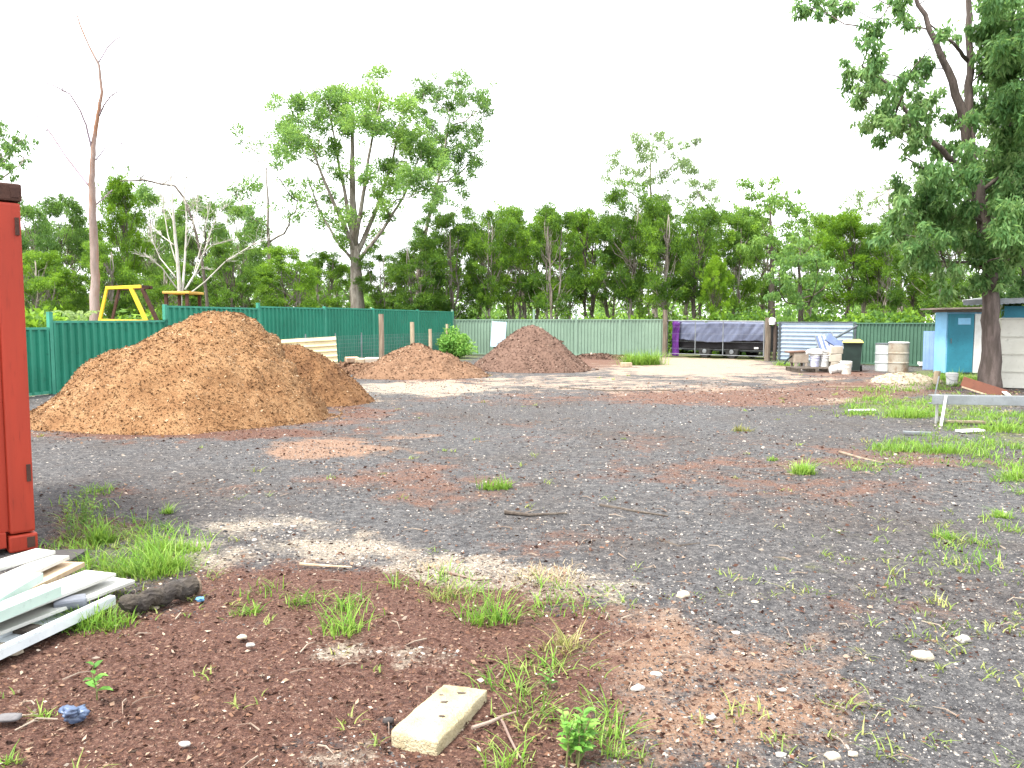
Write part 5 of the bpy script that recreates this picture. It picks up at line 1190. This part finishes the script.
for px, top, Y, w in ((438, 232, 51, 56), (475, 222, 53, 60), (508, 215, 52, 60), (540, 214, 54, 60), (572, 213, 52, 60), (608, 212, 55, 60), (645, 210, 52, 60), (682, 210, 54, 60), (718, 208, 53, 60), (760, 214, 52, 60), (812, 214, 52, 64), (862, 212, 54, 64), (925, 205, 50, 70)):
    plant((0, 1, 2, 3)[int(px) % 4], px, top, Y, w, 'slim dark tree of the second row, half hidden behind the front evergreens', 'trees of the second row behind the back fence')
lf = 'trees behind the left fence'
for a in ((5, 28, 200, 36, 60, 'feathery green tree just right of the red container'), (6, 62, 192, 38, 66, 'broad green tree left of the tall dead trunk'), (4, 126, 178, 40, 50, 'bright green topped tree right of the tall dead trunk'), (5, 150, 186, 44, 58, 'grey green tree behind the dark bare limb'),
          (6, 204, 192, 42, 66, 'green tree directly behind the white leafless tree'), (5, 238, 200, 47, 60, 'loose green tree right of the white leafless tree'), (0, 108, 240, 34, 60, 'dark low evergreen behind the yellow machine'),
          (0, 290, 246, 38, 66, 'low dark evergreen with a flat top left of the spreading gum trunk'), (3, 228, 240, 36, 50, 'dark evergreen above the start of the tall teal fence'), (2, 385, 250, 44, 54, 'dull evergreen between the two tall gum trunks'), (1, 325, 252, 46, 56, 'dark evergreen behind the cream iron sheet'),
          (0, 45, 250, 33, 64, 'dark evergreen low down beside the container'), (0, 175, 262, 37, 60, 'low dark evergreen behind the orange canopy')):
    plant(*a, group=lf)
for px, top, Y, w in ((12, 225, 50, 70), (85, 225, 52, 74), (140, 230, 54, 70), (185, 235, 52, 70), (250, 245, 54, 70), (300, 262, 56, 70), (345, 265, 54, 60), (405, 258, 56, 60)):
    plant((6, 1, 3, 0)[int(px) % 4], px, top, Y, w, 'far tree filling the gaps behind the trees at left', 'far trees behind the left fence')

# bushes along the fence line
def bush(seed, label, leafmat, leaf=.12, n=22, r=.42):
    rg = np.random.default_rng(seed); root = thing('bush', label, 'bush', (0, 0, 0)); wd = MB(); rows = []
    for i in range(n):
        a = rg.uniform(0, 6.283); d = rg.random() ** .6 * .8; p = Vector((math.cos(a) * d, math.sin(a) * d, rg.uniform(.25, 1.3) * (1 - .35 * d)))
        limb(wd, Vector((rg.normal() * .08, rg.normal() * .08, 0)), p, .018, .006, rg, 4, .05, 5); rows.append((p.x, p.y, p.z, r * rg.uniform(.6, 1), 170, rg.uniform(.2, .8)))
    wd.build('stems', m_bark, root); V, Q, T = foliage(rows, leaf, .5, rg, 'any', .8); np_mesh('leaves', V, Q, T, leafmat, root)
    return root
b1 = bush(81, 'leafy green bush between the timber posts and the pale fence corner', m_weed); p = at(458, 352, 35.6); b1.location = (p.x, p.y, 0); b1.scale = (1.05, .9, 1.0)
b2 = bush(82, '', m_ever, .15, 30, .5)
for i, (px, Y, s, h) in enumerate(((60, 27, 1.6, 1.5), (300, 33, 2.0, 1.7), (340, 36, 1.6, 1.6), (395, 40, 2.0, 1.6), (240, 31, 1.8, 1.5), (20, 26, 1.8, 1.6), (480, 43, 2.0, 1.5), (540, 44, 2.2, 1.4), (610, 42, 2.0, 1.5), (700, 41, 1.8, 1.5), (745, 39, 1.6, 1.8), (840, 36, 1.8, 1.6), (890, 35, 1.7, 1.7), (150, 29, 1.8, 1.6), (205, 30, 1.6, 1.6), (660, 43, 1.8, 1.6))):
    o = b2 if i == 0 else copy_thing(b2); p = at(px, 322, Y); o.location = (p.x, p.y, 0); o.scale = (s, s, h); o.rotation_euler = (0, 0, i * 1.7)
    tag(o, 'undergrowth bush showing its top just above a metal fence', 'bush', 'undergrowth bushes beyond the fences')
# pale fern like plant left of the dead trunk
fern = thing('fern_palm', 'pale green feathery plant beside the foot of the tall dead trunk', 'plant', tuple(at(78, 322, 23.4) * 1.0)[:2] + (0,)); pc = at(78, 322, 23.4); st = MB(); st.tube([Vector((pc.x, pc.y, 0)), Vector((pc.x, pc.y, 1.5))], [.06, .04], 7); st.build('stem', m_bark, fern)
rows_V, rows_Q, rows_T, b = [], [], [], 0; rg = np.random.default_rng(8)
for i in range(11):
    a = i * .571 + .2; d = Vector((math.cos(a), math.sin(a), .0)); base_ = Vector((pc.x, pc.y, 1.5)); P_, A_ = [], []
    for j in range(26):
        t = j / 26; p = base_ + d * .75 * t + Vector((0, 0, .42 * math.sin(t * 2.2))); s_v = Vector((-d.y, d.x, 0))
        for s in (-1, 1): P_.append(p); A_.append((s_v * s + d * .5).normalized())
    V, Q = cards(np.array(P_), np.array(A_), np.full(52, .16) * (1 - np.repeat(np.linspace(0, .7, 26), 2)), np.full(52, .04), rg, .05); rows_V.append(V); rows_Q.append(Q + b); b += len(V); rows_T.append(np.full(52, .7))
np_mesh('fronds', np.concatenate(rows_V), np.concatenate(rows_Q), np.concatenate(rows_T), m_gumpale, fern)
# far woodland, one mass
rg = np.random.default_rng(77); rows = []
for i in range(460):
    a = R(rg.uniform(-50, 50)); d = rg.uniform(85, 120); z = rg.uniform(.3, 5.0) if abs(math.degrees(a) - 4) > 7 else rg.uniform(.3, 3.8)
    rows.append((d * math.sin(a), d * math.cos(a), z, rg.uniform(1.3, 2.6), 190, rg.uniform(.2, .8)))
V, Q, T = foliage(rows, .5, .45, rg, 'spray', .7); tag(np_mesh('far_woodland', V, Q, T, m_round), 'far low woodland seen between the tree trunks', 'woodland', kind='stuff')

# ------------------------------------------------------------------ light, sky, camera
sc = bpy.context.scene
SE, SR = R(63), R(-130)
w = bpy.data.worlds.new("World"); sc.world = w; w.use_nodes = True
t = w.node_tree; n, l = t.nodes, t.links; n.clear()
o = n.new('ShaderNodeOutputWorld'); bg = n.new('ShaderNodeBackground'); sk = n.new('ShaderNodeTexSky')
sk.sky_type = 'NISHITA'; sk.sun_disc = False; sk.sun_elevation = SE; sk.sun_rotation = SR; sk.dust_density = 4; sk.air_density = 1.0
hs_ = n.new('ShaderNodeHueSaturation'); hs_.inputs['Saturation'].default_value = .30; l.new(sk.outputs[0], hs_.inputs['Color'])
mx = n.new('ShaderNodeMix'); mx.data_type = 'RGBA'; mx.inputs[0].default_value = .75; l.new(hs_.outputs[0], mx.inputs[6]); mx.inputs[7].default_value = (8.6, 8.8, 9.0, 1)
l.new(mx.outputs[2], bg.inputs['Color']); bg.inputs['Strength'].default_value = .12; l.new(bg.outputs[0], o.inputs[0])
sl = bpy.data.lights.new('sun', 'SUN'); sl.energy = 2.7; sl.angle = R(14); sl.color = (1, .95, .86)
so = bpy.data.objects.new('sun', sl); C.objects.link(so)
S_ = Vector((math.sin(SR) * math.cos(SE), math.cos(SR) * math.cos(SE), math.sin(SE))); so.rotation_euler = S_.to_track_quat('Z', 'Y').to_euler()
cam = bpy.data.cameras.new('camera'); co = bpy.data.objects.new('camera', cam); C.objects.link(co); sc.camera = co
cam.sensor_width = 36; cam.lens = F / 1024 * 36; cam.clip_start = .05; cam.clip_end = 6000
co.location = (0, 0, CAMH); co.rotation_euler = (math.pi / 2 - PH, 0, 0)
sc.view_settings.view_transform = 'Standard'; sc.view_settings.look = 'None'; sc.view_settings.gamma = 1; sc.view_settings.exposure = 1.82
sc.view_settings.use_curve_mapping = False
sc.cycles.use_denoising = True
sc.cycles.max_bounces = 9; sc.cycles.diffuse_bounces = 6; sc.cycles.glossy_bounces = 2; sc.cycles.transmission_bounces = 6
sc.cycles.use_adaptive_sampling = True; sc.cycles.adaptive_threshold = .015
